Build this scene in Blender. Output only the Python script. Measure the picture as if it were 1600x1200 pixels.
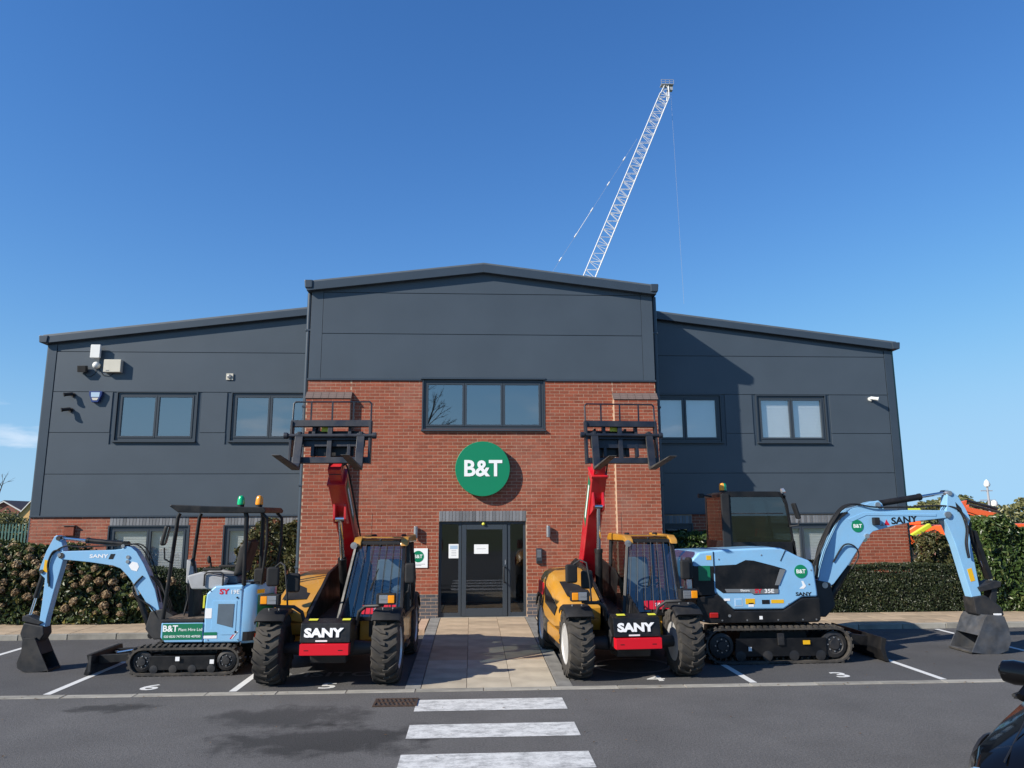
import bpy, bmesh, math, random
from mathutils import Matrix, Vector
random.seed(7)
S = bpy.context.scene
for o in list(bpy.data.objects): bpy.data.objects.remove(o)
rad = math.radians
COL = S.collection

# ------------------------------------------------------------------ camera
cam = bpy.data.objects.new('camera', bpy.data.cameras.new('camera'))
COL.objects.link(cam)
yaw, pitch, roll = rad(3.1), rad(10.13), rad(0.27)
fw = Vector((math.sin(yaw)*math.cos(pitch), math.cos(yaw)*math.cos(pitch), math.sin(pitch)))
rt = Vector((math.cos(yaw), -math.sin(yaw), 0)); up = rt.cross(fw)
rt2 = rt*math.cos(roll) - up*math.sin(roll); up2 = rt*math.sin(roll) + up*math.cos(roll)
M = Matrix((rt2, up2, -fw)).transposed().to_4x4(); M.translation = (0, 0, 2.3)
cam.matrix_world = M
cam.data.sensor_width = 36; cam.data.lens = 1153*36/1600
cam.data.clip_start = 0.1; cam.data.clip_end = 6000
S.camera = cam

# ------------------------------------------------------------------ sky and sun
SUN = Vector((-0.746, -0.408, 0.526)).normalized()
EL = math.asin(SUN.z); AZ = math.atan2(SUN.x, SUN.y)
W = bpy.data.worlds.new('World'); S.world = W; W.use_nodes = True
nt = W.node_tree; nt.nodes.clear()
def N(t, x): n = x.nodes.new(t); return n
sky = N('ShaderNodeTexSky', nt); sky.sky_type = 'NISHITA'; sky.sun_disc = False
sky.sun_elevation = EL; sky.sun_rotation = AZ
sky.air_density = 1.0; sky.dust_density = 0.0; sky.ozone_density = 4.5; sky.altitude = 0
hs = N('ShaderNodeHueSaturation', nt); hs.inputs['Saturation'].default_value = 1.20; hs.inputs['Hue'].default_value = 0.507
bg = N('ShaderNodeBackground', nt); bg.inputs['Strength'].default_value = 0.12
wo = N('ShaderNodeOutputWorld', nt)
# low fair-weather clouds all round the horizon
tc = N('ShaderNodeTexCoord', nt); sep = N('ShaderNodeSeparateXYZ', nt)
mp = N('ShaderNodeMapping', nt); mp.inputs['Scale'].default_value = (2.2, 2.2, 9.0); mp.inputs['Location'].default_value = (8.8, 4.1, 1.9)
nz = N('ShaderNodeTexNoise', nt); nz.inputs['Scale'].default_value = 1.6; nz.inputs['Detail'].default_value = 7; nz.inputs['Roughness'].default_value = 0.55
r1 = N('ShaderNodeMapRange', nt); r1.inputs[1].default_value = 0.60; r1.inputs[2].default_value = 0.72
r2 = N('ShaderNodeMapRange', nt); r2.inputs[1].default_value = 0.17; r2.inputs[2].default_value = 0.06
mm = N('ShaderNodeMath', nt); mm.operation = 'MULTIPLY'
mx = N('ShaderNodeMix', nt); mx.data_type = 'RGBA'; mx.inputs[7].default_value = (5.2, 5.5, 6.0, 1)
L = nt.links.new
L(tc.outputs['Generated'], sep.inputs[0]); L(tc.outputs['Generated'], mp.inputs[0]); L(mp.outputs[0], nz.inputs['Vector'])
L(nz.outputs['Fac'], r1.inputs[0]); L(sep.outputs[2], r2.inputs[0]); L(r1.outputs[0], mm.inputs[0]); L(r2.outputs[0], mm.inputs[1])
L(sky.outputs[0], hs.inputs['Color'])
# soft shoulder so that the bright band at the horizon stays blue, the same all round
def vmath(op, a, b=None):
    n = nt.nodes.new('ShaderNodeVectorMath'); n.operation = op
    for i, v in enumerate((a, b)):
        if v is None: continue
        if hasattr(v, 'is_linked'): L(v, n.inputs[i])
        else: n.inputs[i].default_value = v
    return n.outputs[0]
# the lowest few degrees repeat the colour a little above them (clear air down to the horizon)
zz = nt.nodes.new('ShaderNodeMath'); zz.operation = 'MULTIPLY'; L(sep.outputs[2], zz.inputs[0]); L(sep.outputs[2], zz.inputs[1])
za = nt.nodes.new('ShaderNodeMath'); za.inputs[1].default_value = .085**2; L(zz.outputs[0], za.inputs[0])
zs = nt.nodes.new('ShaderNodeMath'); zs.operation = 'SQRT'; L(za.outputs[0], zs.inputs[0])
cv = nt.nodes.new('ShaderNodeCombineXYZ'); L(sep.outputs[0], cv.inputs[0]); L(sep.outputs[1], cv.inputs[1]); L(zs.outputs[0], cv.inputs[2])
L(vmath('NORMALIZE', cv.outputs[0]), sky.inputs['Vector'])
q = vmath('DIVIDE', hs.outputs[0], (2.1, 3.6, 5.1)); q2 = vmath('MULTIPLY', q, q); q4 = vmath('MULTIPLY', q2, q2); den = vmath('ADD', q4, (1, 1, 1))
sx_ = nt.nodes.new('ShaderNodeSeparateXYZ'); L(den, sx_.inputs[0]); cx_ = nt.nodes.new('ShaderNodeCombineXYZ')
for i in range(3):
    pw_ = nt.nodes.new('ShaderNodeMath'); pw_.operation = 'POWER'; pw_.inputs[1].default_value = .25; L(sx_.outputs[i], pw_.inputs[0]); L(pw_.outputs[0], cx_.inputs[i])
L(vmath('DIVIDE', hs.outputs[0], cx_.outputs[0]), mx.inputs[6])
L(mm.outputs[0], mx.inputs[0])
L(mx.outputs[2], bg.inputs['Color']); L(bg.outputs[0], wo.inputs[0])
sl = bpy.data.lights.new('sun', 'SUN'); sl.energy = 4.5; sl.angle = rad(0.53); sl.color = (1.0, 0.93, 0.82)
so = bpy.data.objects.new('sun', sl); COL.objects.link(so); so.location = SUN*50
so.rotation_euler = (-SUN).to_track_quat('-Z', 'Y').to_euler()
S.view_settings.view_transform = 'Standard'; S.view_settings.look = 'None'
S.view_settings.exposure = 0.65; S.view_settings.gamma = 1.0; S.view_settings.use_curve_mapping = False
S.cycles.use_denoising = True
S.cycles.max_bounces = 8; S.cycles.transparent_max_bounces = 12

# ------------------------------------------------------------------ materials
def lin(r, g, b):
    f = lambda c: (c/255/12.92) if c/255 <= .04045 else ((c/255+.055)/1.055)**2.4
    return (f(r), f(g), f(b), 1)
MATS = {}
def mat(name, col, rough=.5, metal=0, var=0.0, scale=6, bump=0, bscale=60, coat=0, spec=.5, rand=0, tone=0, spots=0, emit=0, detail=4, dust=0, bloom=0):
    """procedural paint/stone/rubber: colour with noise mottling, optional relief, per object and per face variation"""
    m = bpy.data.materials.new(name); m.use_nodes = True; t = m.node_tree; b = t.nodes['Principled BSDF']
    col = tuple(col) if len(col) == 4 else tuple(col)+(1,)
    b.inputs['Base Color'].default_value = col; b.inputs['Roughness'].default_value = rough; b.inputs['Metallic'].default_value = metal
    b.inputs['Specular IOR Level'].default_value = spec; b.inputs['Coat Weight'].default_value = coat; b.inputs['Coat Roughness'].default_value = .06
    tcn = t.nodes.new('ShaderNodeTexCoord'); l = t.links.new
    fac = None
    if var or rand or tone:
        vm = t.nodes.new('ShaderNodeMath'); vm.operation = 'ADD'; vm.inputs[0].default_value = 1; vm.inputs[1].default_value = 0; last = vm
        if var:
            n = t.nodes.new('ShaderNodeTexNoise'); n.inputs['Scale'].default_value = scale; n.inputs['Detail'].default_value = detail
            l(tcn.outputs['Object'], n.inputs['Vector'])
            r = t.nodes.new('ShaderNodeMapRange'); r.inputs[1].default_value = .3; r.inputs[2].default_value = .7; r.inputs[3].default_value = -var; r.inputs[4].default_value = var
            l(n.outputs['Fac'], r.inputs[0]); l(r.outputs[0], vm.inputs[1])
        if rand:
            oi = t.nodes.new('ShaderNodeObjectInfo'); r = t.nodes.new('ShaderNodeMapRange'); r.inputs[3].default_value = -rand; r.inputs[4].default_value = rand
            a = t.nodes.new('ShaderNodeMath'); l(oi.outputs['Random'], r.inputs[0]); l(last.outputs[0], a.inputs[0]); l(r.outputs[0], a.inputs[1]); last = a
        if tone:
            at = t.nodes.new('ShaderNodeAttribute'); at.attribute_name = 'tone'; r = t.nodes.new('ShaderNodeMapRange'); r.inputs[3].default_value = -tone; r.inputs[4].default_value = tone
            a = t.nodes.new('ShaderNodeMath'); l(at.outputs['Fac'], r.inputs[0]); l(last.outputs[0], a.inputs[0]); l(r.outputs[0], a.inputs[1]); last = a
        vs = t.nodes.new('ShaderNodeVectorMath'); vs.operation = 'SCALE'; vs.inputs[0].default_value = col[:3]
        l(last.outputs[0], vs.inputs['Scale']); l(vs.outputs[0], b.inputs['Base Color'])
    if dust or bloom:
        # dry dust (machines) or pale salts (brick) lying in patches of their own shape
        n = t.nodes.new('ShaderNodeTexNoise'); n.inputs['Scale'].default_value = 3.5 if dust else .75; n.inputs['Detail'].default_value = 9; n.inputs['Roughness'].default_value = .68
        ge = t.nodes.new('ShaderNodeNewGeometry'); l(ge.outputs['Position'], n.inputs['Vector'])
        r = t.nodes.new('ShaderNodeMapRange'); r.inputs[1].default_value = .40 if dust else .53; r.inputs[2].default_value = .75; r.inputs[3].default_value = 0; r.inputs[4].default_value = dust or bloom
        l(n.outputs['Fac'], r.inputs[0]); mxn = t.nodes.new('ShaderNodeMix'); mxn.data_type = 'RGBA'; mxn.inputs[7].default_value = (.30, .25, .19, 1) if dust else (.50, .36, .29, 1)
        src = b.inputs['Base Color'].links[0].from_socket if b.inputs['Base Color'].is_linked else None
        if src: l(src, mxn.inputs[6])
        else: mxn.inputs[6].default_value = col
        l(r.outputs[0], mxn.inputs[0]); l(mxn.outputs[2], b.inputs['Base Color'])
        if dust:
            rr = t.nodes.new('ShaderNodeMapRange'); rr.inputs[1].default_value = 0; rr.inputs[2].default_value = dust; rr.inputs[3].default_value = rough; rr.inputs[4].default_value = min(1, rough+.3); l(r.outputs[0], rr.inputs[0]); l(rr.outputs[0], b.inputs['Roughness'])
    if bump:
        n = t.nodes.new('ShaderNodeTexNoise'); n.inputs['Scale'].default_value = bscale; n.inputs['Detail'].default_value = 5
        bp = t.nodes.new('ShaderNodeBump'); bp.inputs['Strength'].default_value = bump; bp.inputs['Distance'].default_value = .01
        l(tcn.outputs['Object'], n.inputs['Vector']); l(n.outputs['Fac'], bp.inputs['Height']); l(bp.outputs[0], b.inputs['Normal'])
    if emit: b.inputs['Emission Color'].default_value = col; b.inputs['Emission Strength'].default_value = emit
    MATS[name] = m
    return m
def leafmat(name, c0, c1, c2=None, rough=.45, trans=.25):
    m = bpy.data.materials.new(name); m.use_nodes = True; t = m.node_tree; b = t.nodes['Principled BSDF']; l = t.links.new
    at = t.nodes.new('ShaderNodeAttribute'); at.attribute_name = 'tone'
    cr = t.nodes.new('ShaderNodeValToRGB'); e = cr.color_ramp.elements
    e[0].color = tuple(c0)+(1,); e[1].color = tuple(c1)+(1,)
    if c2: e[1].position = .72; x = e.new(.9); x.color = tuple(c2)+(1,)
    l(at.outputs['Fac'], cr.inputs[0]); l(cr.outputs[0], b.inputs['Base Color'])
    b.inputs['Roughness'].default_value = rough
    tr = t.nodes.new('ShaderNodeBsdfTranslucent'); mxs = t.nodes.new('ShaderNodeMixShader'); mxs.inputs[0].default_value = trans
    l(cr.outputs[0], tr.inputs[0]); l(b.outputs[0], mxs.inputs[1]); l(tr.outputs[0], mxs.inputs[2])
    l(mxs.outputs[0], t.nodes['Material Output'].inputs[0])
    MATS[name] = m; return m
def glassmat(name, refl=.25, tint=(.8, .85, .85), rough=.01, wob=0):
    m = bpy.data.materials.new(name); m.use_nodes = True; t = m.node_tree; l = t.links.new
    t.nodes.remove(t.nodes['Principled BSDF'])
    g = t.nodes.new('ShaderNodeBsdfGlossy'); g.inputs['Roughness'].default_value = rough
    tr = t.nodes.new('ShaderNodeBsdfTransparent'); tr.inputs[0].default_value = tuple(tint)+(1,)
    fr = t.nodes.new('ShaderNodeFresnel'); fr.inputs[0].default_value = 1.5
    ad = t.nodes.new('ShaderNodeMath'); ad.operation = 'ADD'; ad.use_clamp = True; ad.inputs[1].default_value = refl
    mxs = t.nodes.new('ShaderNodeMixShader'); l(fr.outputs[0], ad.inputs[0])
    # the inner surface of the pane only passes light on
    ge = t.nodes.new('ShaderNodeNewGeometry'); iv = t.nodes.new('ShaderNodeMath'); iv.operation = 'SUBTRACT'; iv.inputs[0].default_value = 1; l(ge.outputs['Backfacing'], iv.inputs[1])
    ml = t.nodes.new('ShaderNodeMath'); ml.operation = 'MULTIPLY'; l(ad.outputs[0], ml.inputs[0]); l(iv.outputs[0], ml.inputs[1]); l(ml.outputs[0], mxs.inputs[0])
    l(tr.outputs[0], mxs.inputs[1]); l(g.outputs[0], mxs.inputs[2]); l(mxs.outputs[0], t.nodes['Material Output'].inputs[0])
    if wob:
        tcn = t.nodes.new('ShaderNodeTexCoord'); n = t.nodes.new('ShaderNodeTexNoise'); n.inputs['Scale'].default_value = .9; n.inputs['Detail'].default_value = 0
        bp = t.nodes.new('ShaderNodeBump'); bp.inputs['Strength'].default_value = wob; bp.inputs['Distance'].default_value = .02
        l(tcn.outputs['Object'], n.inputs['Vector']); l(n.outputs['Fac'], bp.inputs['Height']); l(bp.outputs[0], g.inputs['Normal'])
    MATS[name] = m; return m

mat('brick', (.265, .064, .031), .85, var=.16, scale=25, bump=.4, bscale=90, tone=.17, bloom=.22)
mat('blue_brick', (.085, .085, .095), .6, var=.2, scale=25, bump=.4, bscale=90, tone=.3)
mat('soldier_brick', (.16, .165, .175), .6, var=.15, scale=25, bump=.3, rand=.35)
mat('mortar', (.45, .31, .215), .95, var=.15, scale=8, bump=.4, bscale=120)
mat('cladding', (.058, .074, .092), .40, var=.06, scale=1.2, spec=.5, rand=.03, bump=.10, bscale=1.3)
mat('trim', (.038, .053, .072), .38, var=.05, scale=3)
mat('frame_grey', (.040, .050, .062), .35)
mat('roof', (.10, .115, .13), .5, var=.08)
mat('interior', (.02, .022, .025), .9)
mat('interior_wall', (.25, .25, .24), .9)
mat('blind', (.78, .78, .76), .8)
mat('asphalt', (.062, .062, .066), .9, var=.22, scale=1.1, bump=.9, bscale=220, detail=8)
mat('kerb', (.27, .255, .22), .9, var=.28, scale=3, bump=.5, bscale=80, rand=.16)
mat('slab', (.36, .275, .185), .85, var=.2, scale=2.2, bump=.3, bscale=80, rand=.16)
mat('slab_grey', (.40, .35, .27), .85, var=.2, scale=2.2, bump=.3, bscale=80, rand=.14)
mat('edging', (.19, .185, .17), .85, var=.25, scale=4, bump=.3, bscale=80, rand=.15)
mat('soil', (.06, .042, .028), .95, var=.4, scale=14, bump=1, bscale=40)
mat('grass', (.07, .09, .03), .95, var=.4, scale=.3)
mat('white_paint', (.78, .78, .76), .5, var=.04)
mat('white_plastic', (.72, .73, .70), .45, var=.04)
mat('beige_plastic', (.56, .53, .44), .5, var=.05)
mat('sign_green', (.004, .205, .095), .35)
mat('panel_green', (.006, .155, .075), .4)
mat('sign_white', (.85, .86, .85), .4)
mat('black_paint', (.006, .0065, .008), .35, var=.15, scale=4, spec=.35, dust=.05)
mat('black_steel', (.011, .012, .015), .5, var=.3, scale=5, bump=.05, dust=.10)
mat('black_plastic', (.012, .0125, .014), .55, var=.15, bump=.06, bscale=150, spec=.35, dust=.04)
mat('rubber', (.027, .025, .023), .82, var=.35, scale=7, bump=.2, bscale=40, dust=.2)
mat('track_rubber', (.024, .023, .023), .85, var=.4, scale=8, bump=.3, bscale=40, dust=.30)
mat('fork_steel', (.060, .058, .056), .5, metal=.3, var=.4, scale=6, dust=.2)
mat('carriage_paint', (.010, .014, .025), .4, var=.2, scale=4, dust=.06)
mat('bucket_grey', (.055, .062, .075), .5, metal=.2, var=.35, scale=6, bump=.1, dust=.2)
mat('chrome', (.7, .7, .72), .12, metal=1)
mat('steel', (.42, .42, .42), .35, metal=.8, var=.2)
mat('rim_silver', (.62, .62, .61), .35, metal=.4, var=.1, dust=.3)
mat('blue_body', (.225, .46, .70), .3, var=.03, scale=3, coat=.4, dust=.14)
mat('pale_blue', (.42, .55, .68), .35, var=.03)
mat('yellow_body', (.46, .215, .016), .3, var=.05, scale=3, coat=.4, dust=.22)
mat('red_body', (.50, .008, .018), .3, var=.06, scale=3, coat=.35, dust=.12)
mat('bumper_red', (.62, .008, .02), .35)
mat('decal_yellow', (.75, .42, .01), .45)
mat('decal_lime', (.62, .60, .05), .5)
mat('decal_white', (.8, .8, .8), .45)
mat('decal_red', (.55, .01, .03), .4)
mat('decal_black', (.01, .01, .011), .4)
mat('decal_grey', (.16, .17, .18), .4)
mat('mesh_grey', (.09, .12, .15), .5, var=.1)
mat('seat_grey', (.17, .18, .19), .7, var=.1)
mat('seat_light', (.34, .35, .36), .7, var=.1)
mat('amber', (.85, .30, .01), .2, coat=.5)
mat('beacon_green', (.0, .42, .16), .2, coat=.5)
mat('tail_red', (.35, .012, .01), .2, coat=.5)
mat('lens', (.50, .52, .55), .18, metal=.7, coat=.8)
mat('hazard_blue', (.02, .04, .16), .3)
mat('deck_mud', (.10, .07, .05), .95, var=.6, scale=14, bump=.8, bscale=30)
mat('crane_white', (.68, .68, .68), .5, var=.1)
mat('crane_grey', (.35, .36, .38), .5)
mat('house_brick', (.23, .09, .065), .9, var=.25, scale=4)
mat('house_yellow', (.62, .38, .15), .9, var=.15, scale=4)
mat('house_roof', (.13, .095, .085), .9, var=.25, scale=5)
mat('fence_green', (.06, .14, .11), .5)
mat('orange_body', (.80, .12, .025), .35, coat=.3)
mat('lime_body', (.55, .62, .04), .4)
mat('bark', (.09, .07, .055), .95, var=.4, scale=9, bump=.8)
mat('stem', (.055, .042, .028), .95, var=.4, scale=14)
mat('drain_iron', (.05, .028, .018), .85, var=.5, scale=20)
mat('car_black', (.003, .003, .0035), .08, coat=.12, spec=.3)
mat('car_trim', (.012, .012, .013), .55)
glassmat('window_glass', .34, (.93, .95, .96), wob=.12)
glassmat('door_glass', .07, (.74, .77, .77))
glassmat('cab_glass', .13, (.45, .53, .56))
glassmat('dark_cab_glass', .10, (.36, .42, .43))
glassmat('car_glass', .14, (.10, .12, .13))
leafmat('leaf_laurel', (.018, .040, .010), (.085, .135, .035), (.19, .20, .07), .35)
leafmat('leaf_privet', (.012, .020, .009), (.045, .062, .022), (.09, .085, .03))
leafmat('leaf_hydrangea', (.014, .030, .008), (.07, .095, .022), (.20, .16, .04))
leafmat('leaf_photinia', (.045, .055, .018), (.13, .12, .045), (.26, .075, .05), .4)
leafmat('leaf_box', (.010, .022, .008), (.04, .065, .02))
leafmat('flower_dry', (.15, .095, .05), (.38, .27, .15), (.55, .43, .27), .9, .2)
leafmat('leaf_far', (.09, .10, .035), (.24, .23, .09), (.36, .31, .14))
leafmat('leaf_litter', (.07, .035, .015), (.20, .11, .04), None, .9)

# asphalt of the road: aggregate speckle and two damp oil stains of their own shape
def asphalt_stained(name, base, stains):
    m = mat(name, base, .88, var=.0); t = m.node_tree; l = t.links.new; b = t.nodes['Principled BSDF']
    tcn = t.nodes['Texture Coordinate']
    n1 = t.nodes.new('ShaderNodeTexNoise'); n1.inputs['Scale'].default_value = 42; n1.inputs['Detail'].default_value = 8; n1.inputs['Roughness'].default_value = .8
    n2 = t.nodes.new('ShaderNodeTexNoise'); n2.inputs['Scale'].default_value = .9; n2.inputs['Detail'].default_value = 9; n2.inputs['Roughness'].default_value = .65
    v = t.nodes.new('ShaderNodeTexVoronoi'); v.inputs['Scale'].default_value = 130
    for n in (n1, n2, v): l(tcn.outputs['Object'], n.inputs['Vector'])
    a1 = t.nodes.new('ShaderNodeMapRange'); a1.inputs[1].default_value = .3; a1.inputs[2].default_value = .7; a1.inputs[3].default_value = .40; a1.inputs[4].default_value = 1.60; l(n1.outputs['Fac'], a1.inputs[0])
    a2 = t.nodes.new('ShaderNodeMapRange'); a2.inputs[1].default_value = .3; a2.inputs[2].default_value = .7; a2.inputs[3].default_value = .82; a2.inputs[4].default_value = 1.16; l(n2.outputs['Fac'], a2.inputs[0])
    pr = t.nodes.new('ShaderNodeMath'); pr.operation = 'MULTIPLY'; l(a1.outputs[0], pr.inputs[0]); l(a2.outputs[0], pr.inputs[1]); last = pr
    nd = t.nodes.new('ShaderNodeTexNoise'); nd.inputs['Scale'].default_value = 2.6; nd.inputs['Detail'].default_value = 8; nd.inputs['Roughness'].default_value = .62
    l(tcn.outputs['Object'], nd.inputs['Vector'])
    for (cx, cy, rx, ry, dark) in stains:
        mp = t.nodes.new('ShaderNodeMapping'); mp.vector_type = 'POINT'
        mp.inputs['Location'].default_value = (-cx/rx, -cy/ry, 0); mp.inputs['Scale'].default_value = (1/rx, 1/ry, 0)
        ln = t.nodes.new('ShaderNodeVectorMath'); ln.operation = 'LENGTH'; l(tcn.outputs['Object'], mp.inputs[0]); l(mp.outputs[0], ln.inputs[0])
        sm = t.nodes.new('ShaderNodeMath'); sm.operation = 'MULTIPLY_ADD'; sm.inputs[1].default_value = 1.5; l(nd.outputs['Fac'], sm.inputs[0]); l(ln.outputs['Value'], sm.inputs[2])
        rr = t.nodes.new('ShaderNodeMapRange'); rr.inputs[1].default_value = 1.14; rr.inputs[2].default_value = 1.42; rr.inputs[3].default_value = dark; rr.inputs[4].default_value = 1
        l(sm.outputs[0], rr.inputs[0])
        q = t.nodes.new('ShaderNodeMath'); q.operation = 'MULTIPLY'; l(last.outputs[0], q.inputs[0]); l(rr.outputs[0], q.inputs[1]); last = q
    vs = t.nodes.new('ShaderNodeVectorMath'); vs.operation = 'SCALE'; vs.inputs[0].default_value = base
    l(last.outputs[0], vs.inputs['Scale']); l(vs.outputs[0], b.inputs['Base Color'])
    bp = t.nodes.new('ShaderNodeBump'); bp.inputs['Strength'].default_value = .8; bp.inputs['Distance'].default_value = .006
    l(v.outputs['Distance'], bp.inputs['Height']); l(bp.outputs[0], b.inputs['Normal'])
    return m
asphalt_stained('road_asphalt', (.100, .096, .093), [(-1.55, 8.35, 1.9, .95, .34), (-2.1, 9.3, 1.5, .75, .45), (-4.35, 9.85, .95, .34, .36)])
asphalt_stained('bay_asphalt', (.072, .070, .070), [(2.4, 12.3, .8, .9, .6)])
# worn road paint
def wornmat(name, wear):
    m = mat(name, (.7, .7, .68), .7); t = m.node_tree; l = t.links.new; b = t.nodes['Principled BSDF']; tcn = t.nodes['Texture Coordinate']
    mp = t.nodes.new('ShaderNodeMapping'); mp.inputs['Scale'].default_value = (1, 1.7, 1); l(tcn.outputs['Object'], mp.inputs[0])
    n = t.nodes.new('ShaderNodeTexNoise'); n.inputs['Scale'].default_value = 5; n.inputs['Detail'].default_value = 12; n.inputs['Roughness'].default_value = .85; l(mp.outputs[0], n.inputs['Vector'])
    cr = t.nodes.new('ShaderNodeValToRGB'); e = cr.color_ramp.elements
    e[0].position = wear-.08; e[0].color = (.17, .17, .17, 1); e[1].position = wear+.12; e[1].color = (.62, .62, .60, 1)
    l(n.outputs['Fac'], cr.inputs[0]); l(cr.outputs[0], b.inputs['Base Color'])
    return m
wornmat('zebra_paint', .43); wornmat('line_paint', .33); wornmat('faded_paint', .62)

# ------------------------------------------------------------------ mesh helpers
class MB:
    def __init__(s): s.v = []; s.f = []; s.t = []
    def add(s, vs, fs, tone=.5):
        k = len(s.v); s.v += [tuple(p) for p in vs]; s.f += [tuple(i+k for i in f) for f in fs]; s.t += [tone]*len(fs); return s
    def box(s, c, d, rot=None, tone=.5, taper=(1, 1)):
        hx, hy, hz = d[0]/2, d[1]/2, d[2]/2; vs = []
        for z in (-1, 1):
            tx, ty = taper if z > 0 else (1, 1)
            for x, y in ((-1, -1), (1, -1), (1, 1), (-1, 1)):
                p = Vector((x*hx*tx, y*hy*ty, z*hz))
                if rot is not None: p = rot @ p
                vs.append(p+Vector(c))
        return s.add(vs, [(3, 2, 1, 0), (4, 5, 6, 7), (0, 1, 5, 4), (1, 2, 6, 5), (2, 3, 7, 6), (3, 0, 4, 7)], tone)
    def b2(s, a, b, tone=.5):
        return s.box([(a[i]+b[i])/2 for i in range(3)], [abs(b[i]-a[i]) for i in range(3)], None, tone)
    def prism(s, pts, a0, a1, axis='y', tone=.5):
        """polygon in the plane across axis, extruded from a0 to a1"""
        mk = {'y': lambda p, a: (p[0], a, p[1]), 'x': lambda p, a: (a, p[0], p[1]), 'z': lambda p, a: (p[0], p[1], a)}[axis]
        n = len(pts); vs = [mk(p, a0) for p in pts]+[mk(p, a1) for p in pts]
        return s.add(vs, [tuple(range(n)), tuple(range(2*n-1, n-1, -1))]+[(i, i+n, (i+1) % n+n, (i+1) % n) for i in range(n)], tone)
    def cyl(s, p0, p1, r, n=14, r2=None, tone=.5):
        p0, p1 = Vector(p0), Vector(p1); d = (p1-p0).normalized(); a = d.orthogonal().normalized(); b = d.cross(a); r2 = r if r2 is None else r2
        vs = [p0+(a*math.cos(2*math.pi*i/n)+b*math.sin(2*math.pi*i/n))*r for i in range(n)]+[p1+(a*math.cos(2*math.pi*i/n)+b*math.sin(2*math.pi*i/n))*r2 for i in range(n)]
        return s.add(vs, [tuple(range(n-1, -1, -1)), tuple(range(n, 2*n))]+[(i, (i+1) % n, (i+1) % n+n, i+n) for i in range(n)], tone)
    def tube(s, pts, r, n=8):
        pts = [Vector(p) for p in pts]; rings = []; a = None
        for i, p in enumerate(pts):
            d = ((pts[min(i+1, len(pts)-1)]-p).normalized()+(p-pts[max(i-1, 0)]).normalized()).normalized()
            a = d.orthogonal().normalized() if a is None else (a-d*a.dot(d)).normalized(); b = d.cross(a)
            rings.append([p+(a*math.cos(2*math.pi*k/n)+b*math.sin(2*math.pi*k/n))*r for k in range(n)])
        return s.loft(rings)
    def loft(s, rings, cap=True):
        n = len(rings[0]); vs = [p for r in rings for p in r]; fs = []
        for i in range(len(rings)-1):
            fs += [(i*n+k, i*n+(k+1) % n, (i+1)*n+(k+1) % n, (i+1)*n+k) for k in range(n)]
        if cap: fs += [tuple(range(n-1, -1, -1)), tuple((len(rings)-1)*n+k for k in range(n))]
        return s.add(vs, fs)
    def lathe(s, prof, o, axis, n=24):
        """prof: (radius, height along axis)"""
        o = Vector(o); d = Vector(axis).normalized(); a = d.orthogonal().normalized(); b = d.cross(a)
        return s.loft([[o+d*h+(a*math.cos(2*math.pi*k/n)+b*math.sin(2*math.pi*k/n))*max(r, .0005) for k in range(n)] for r, h in prof])
    def build(s, name, m, parent=None, bevel=0, smooth=None, seg=2):
        me = bpy.data.meshes.new(name)
        bm = bmesh.new(); vs = [bm.verts.new(p) for p in s.v]
        lay = bm.faces.layers.float.new('tone') if len(set(s.t)) > 1 else None
        for f, tn in zip(s.f, s.t):
            try:
                fc = bm.faces.new([vs[i] for i in f])
                if lay: fc[lay] = tn
            except ValueError: pass
        bmesh.ops.recalc_face_normals(bm, faces=bm.faces) if len(s.f) < 60000 and not lay else None
        if bevel:
            es = [e for e in bm.edges if len(e.link_faces) == 2 and e.calc_face_angle(0) > .5]
            bmesh.ops.bevel(bm, geom=es, offset=bevel, segments=seg, affect='EDGES', clamp_overlap=True, profile=.5)
        bm.to_mesh(me); bm.free()
        if smooth is None: smooth = bool(bevel)
        if smooth:
            me.polygons.foreach_set('use_smooth', [True]*len(me.polygons)); me.set_sharp_from_angle(angle=rad(38))
        me.materials.append(MATS[m])
        if bevel: me['weighted'] = 1
        return link(name, me, parent)
def link(name, me, parent=None):
    o = bpy.data.objects.new(name, me); COL.objects.link(o)
    if me.get('weighted'): wn_ = o.modifiers.new('normals', 'WEIGHTED_NORMAL'); wn_.keep_sharp = True; wn_.weight = 100
    if parent is not None: o.parent = parent
    return o
def tag(o, label=None, cat=None, group=None, kind=None):
    if label: o['label'] = label
    if cat: o['category'] = cat
    if group: o['group'] = group
    if kind: o['kind'] = kind
    return o
def thing(name, label, cat, loc=(0, 0, 0), rz=0, group=None):
    o = bpy.data.objects.new(name, None); COL.objects.link(o); o.location = loc; o.rotation_euler = (0, 0, rz); o.empty_display_size = .2
    return tag(o, label, cat, group)
def struct(o): o['kind'] = 'structure'; return o
def bx(name, m, parent, a, b, bevel=0): return MB().b2(a, b).build(name, m, parent, bevel)
def outward(o, c):
    """turn a single sheet of glass so that its face looks away from the point c"""
    p = o.data.polygons[0]
    if p.normal.dot(p.center-Vector(c)) < 0: o.data.flip_normals()
    return o
def rotm(axis, a): return Matrix.Rotation(a, 3, axis)
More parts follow.
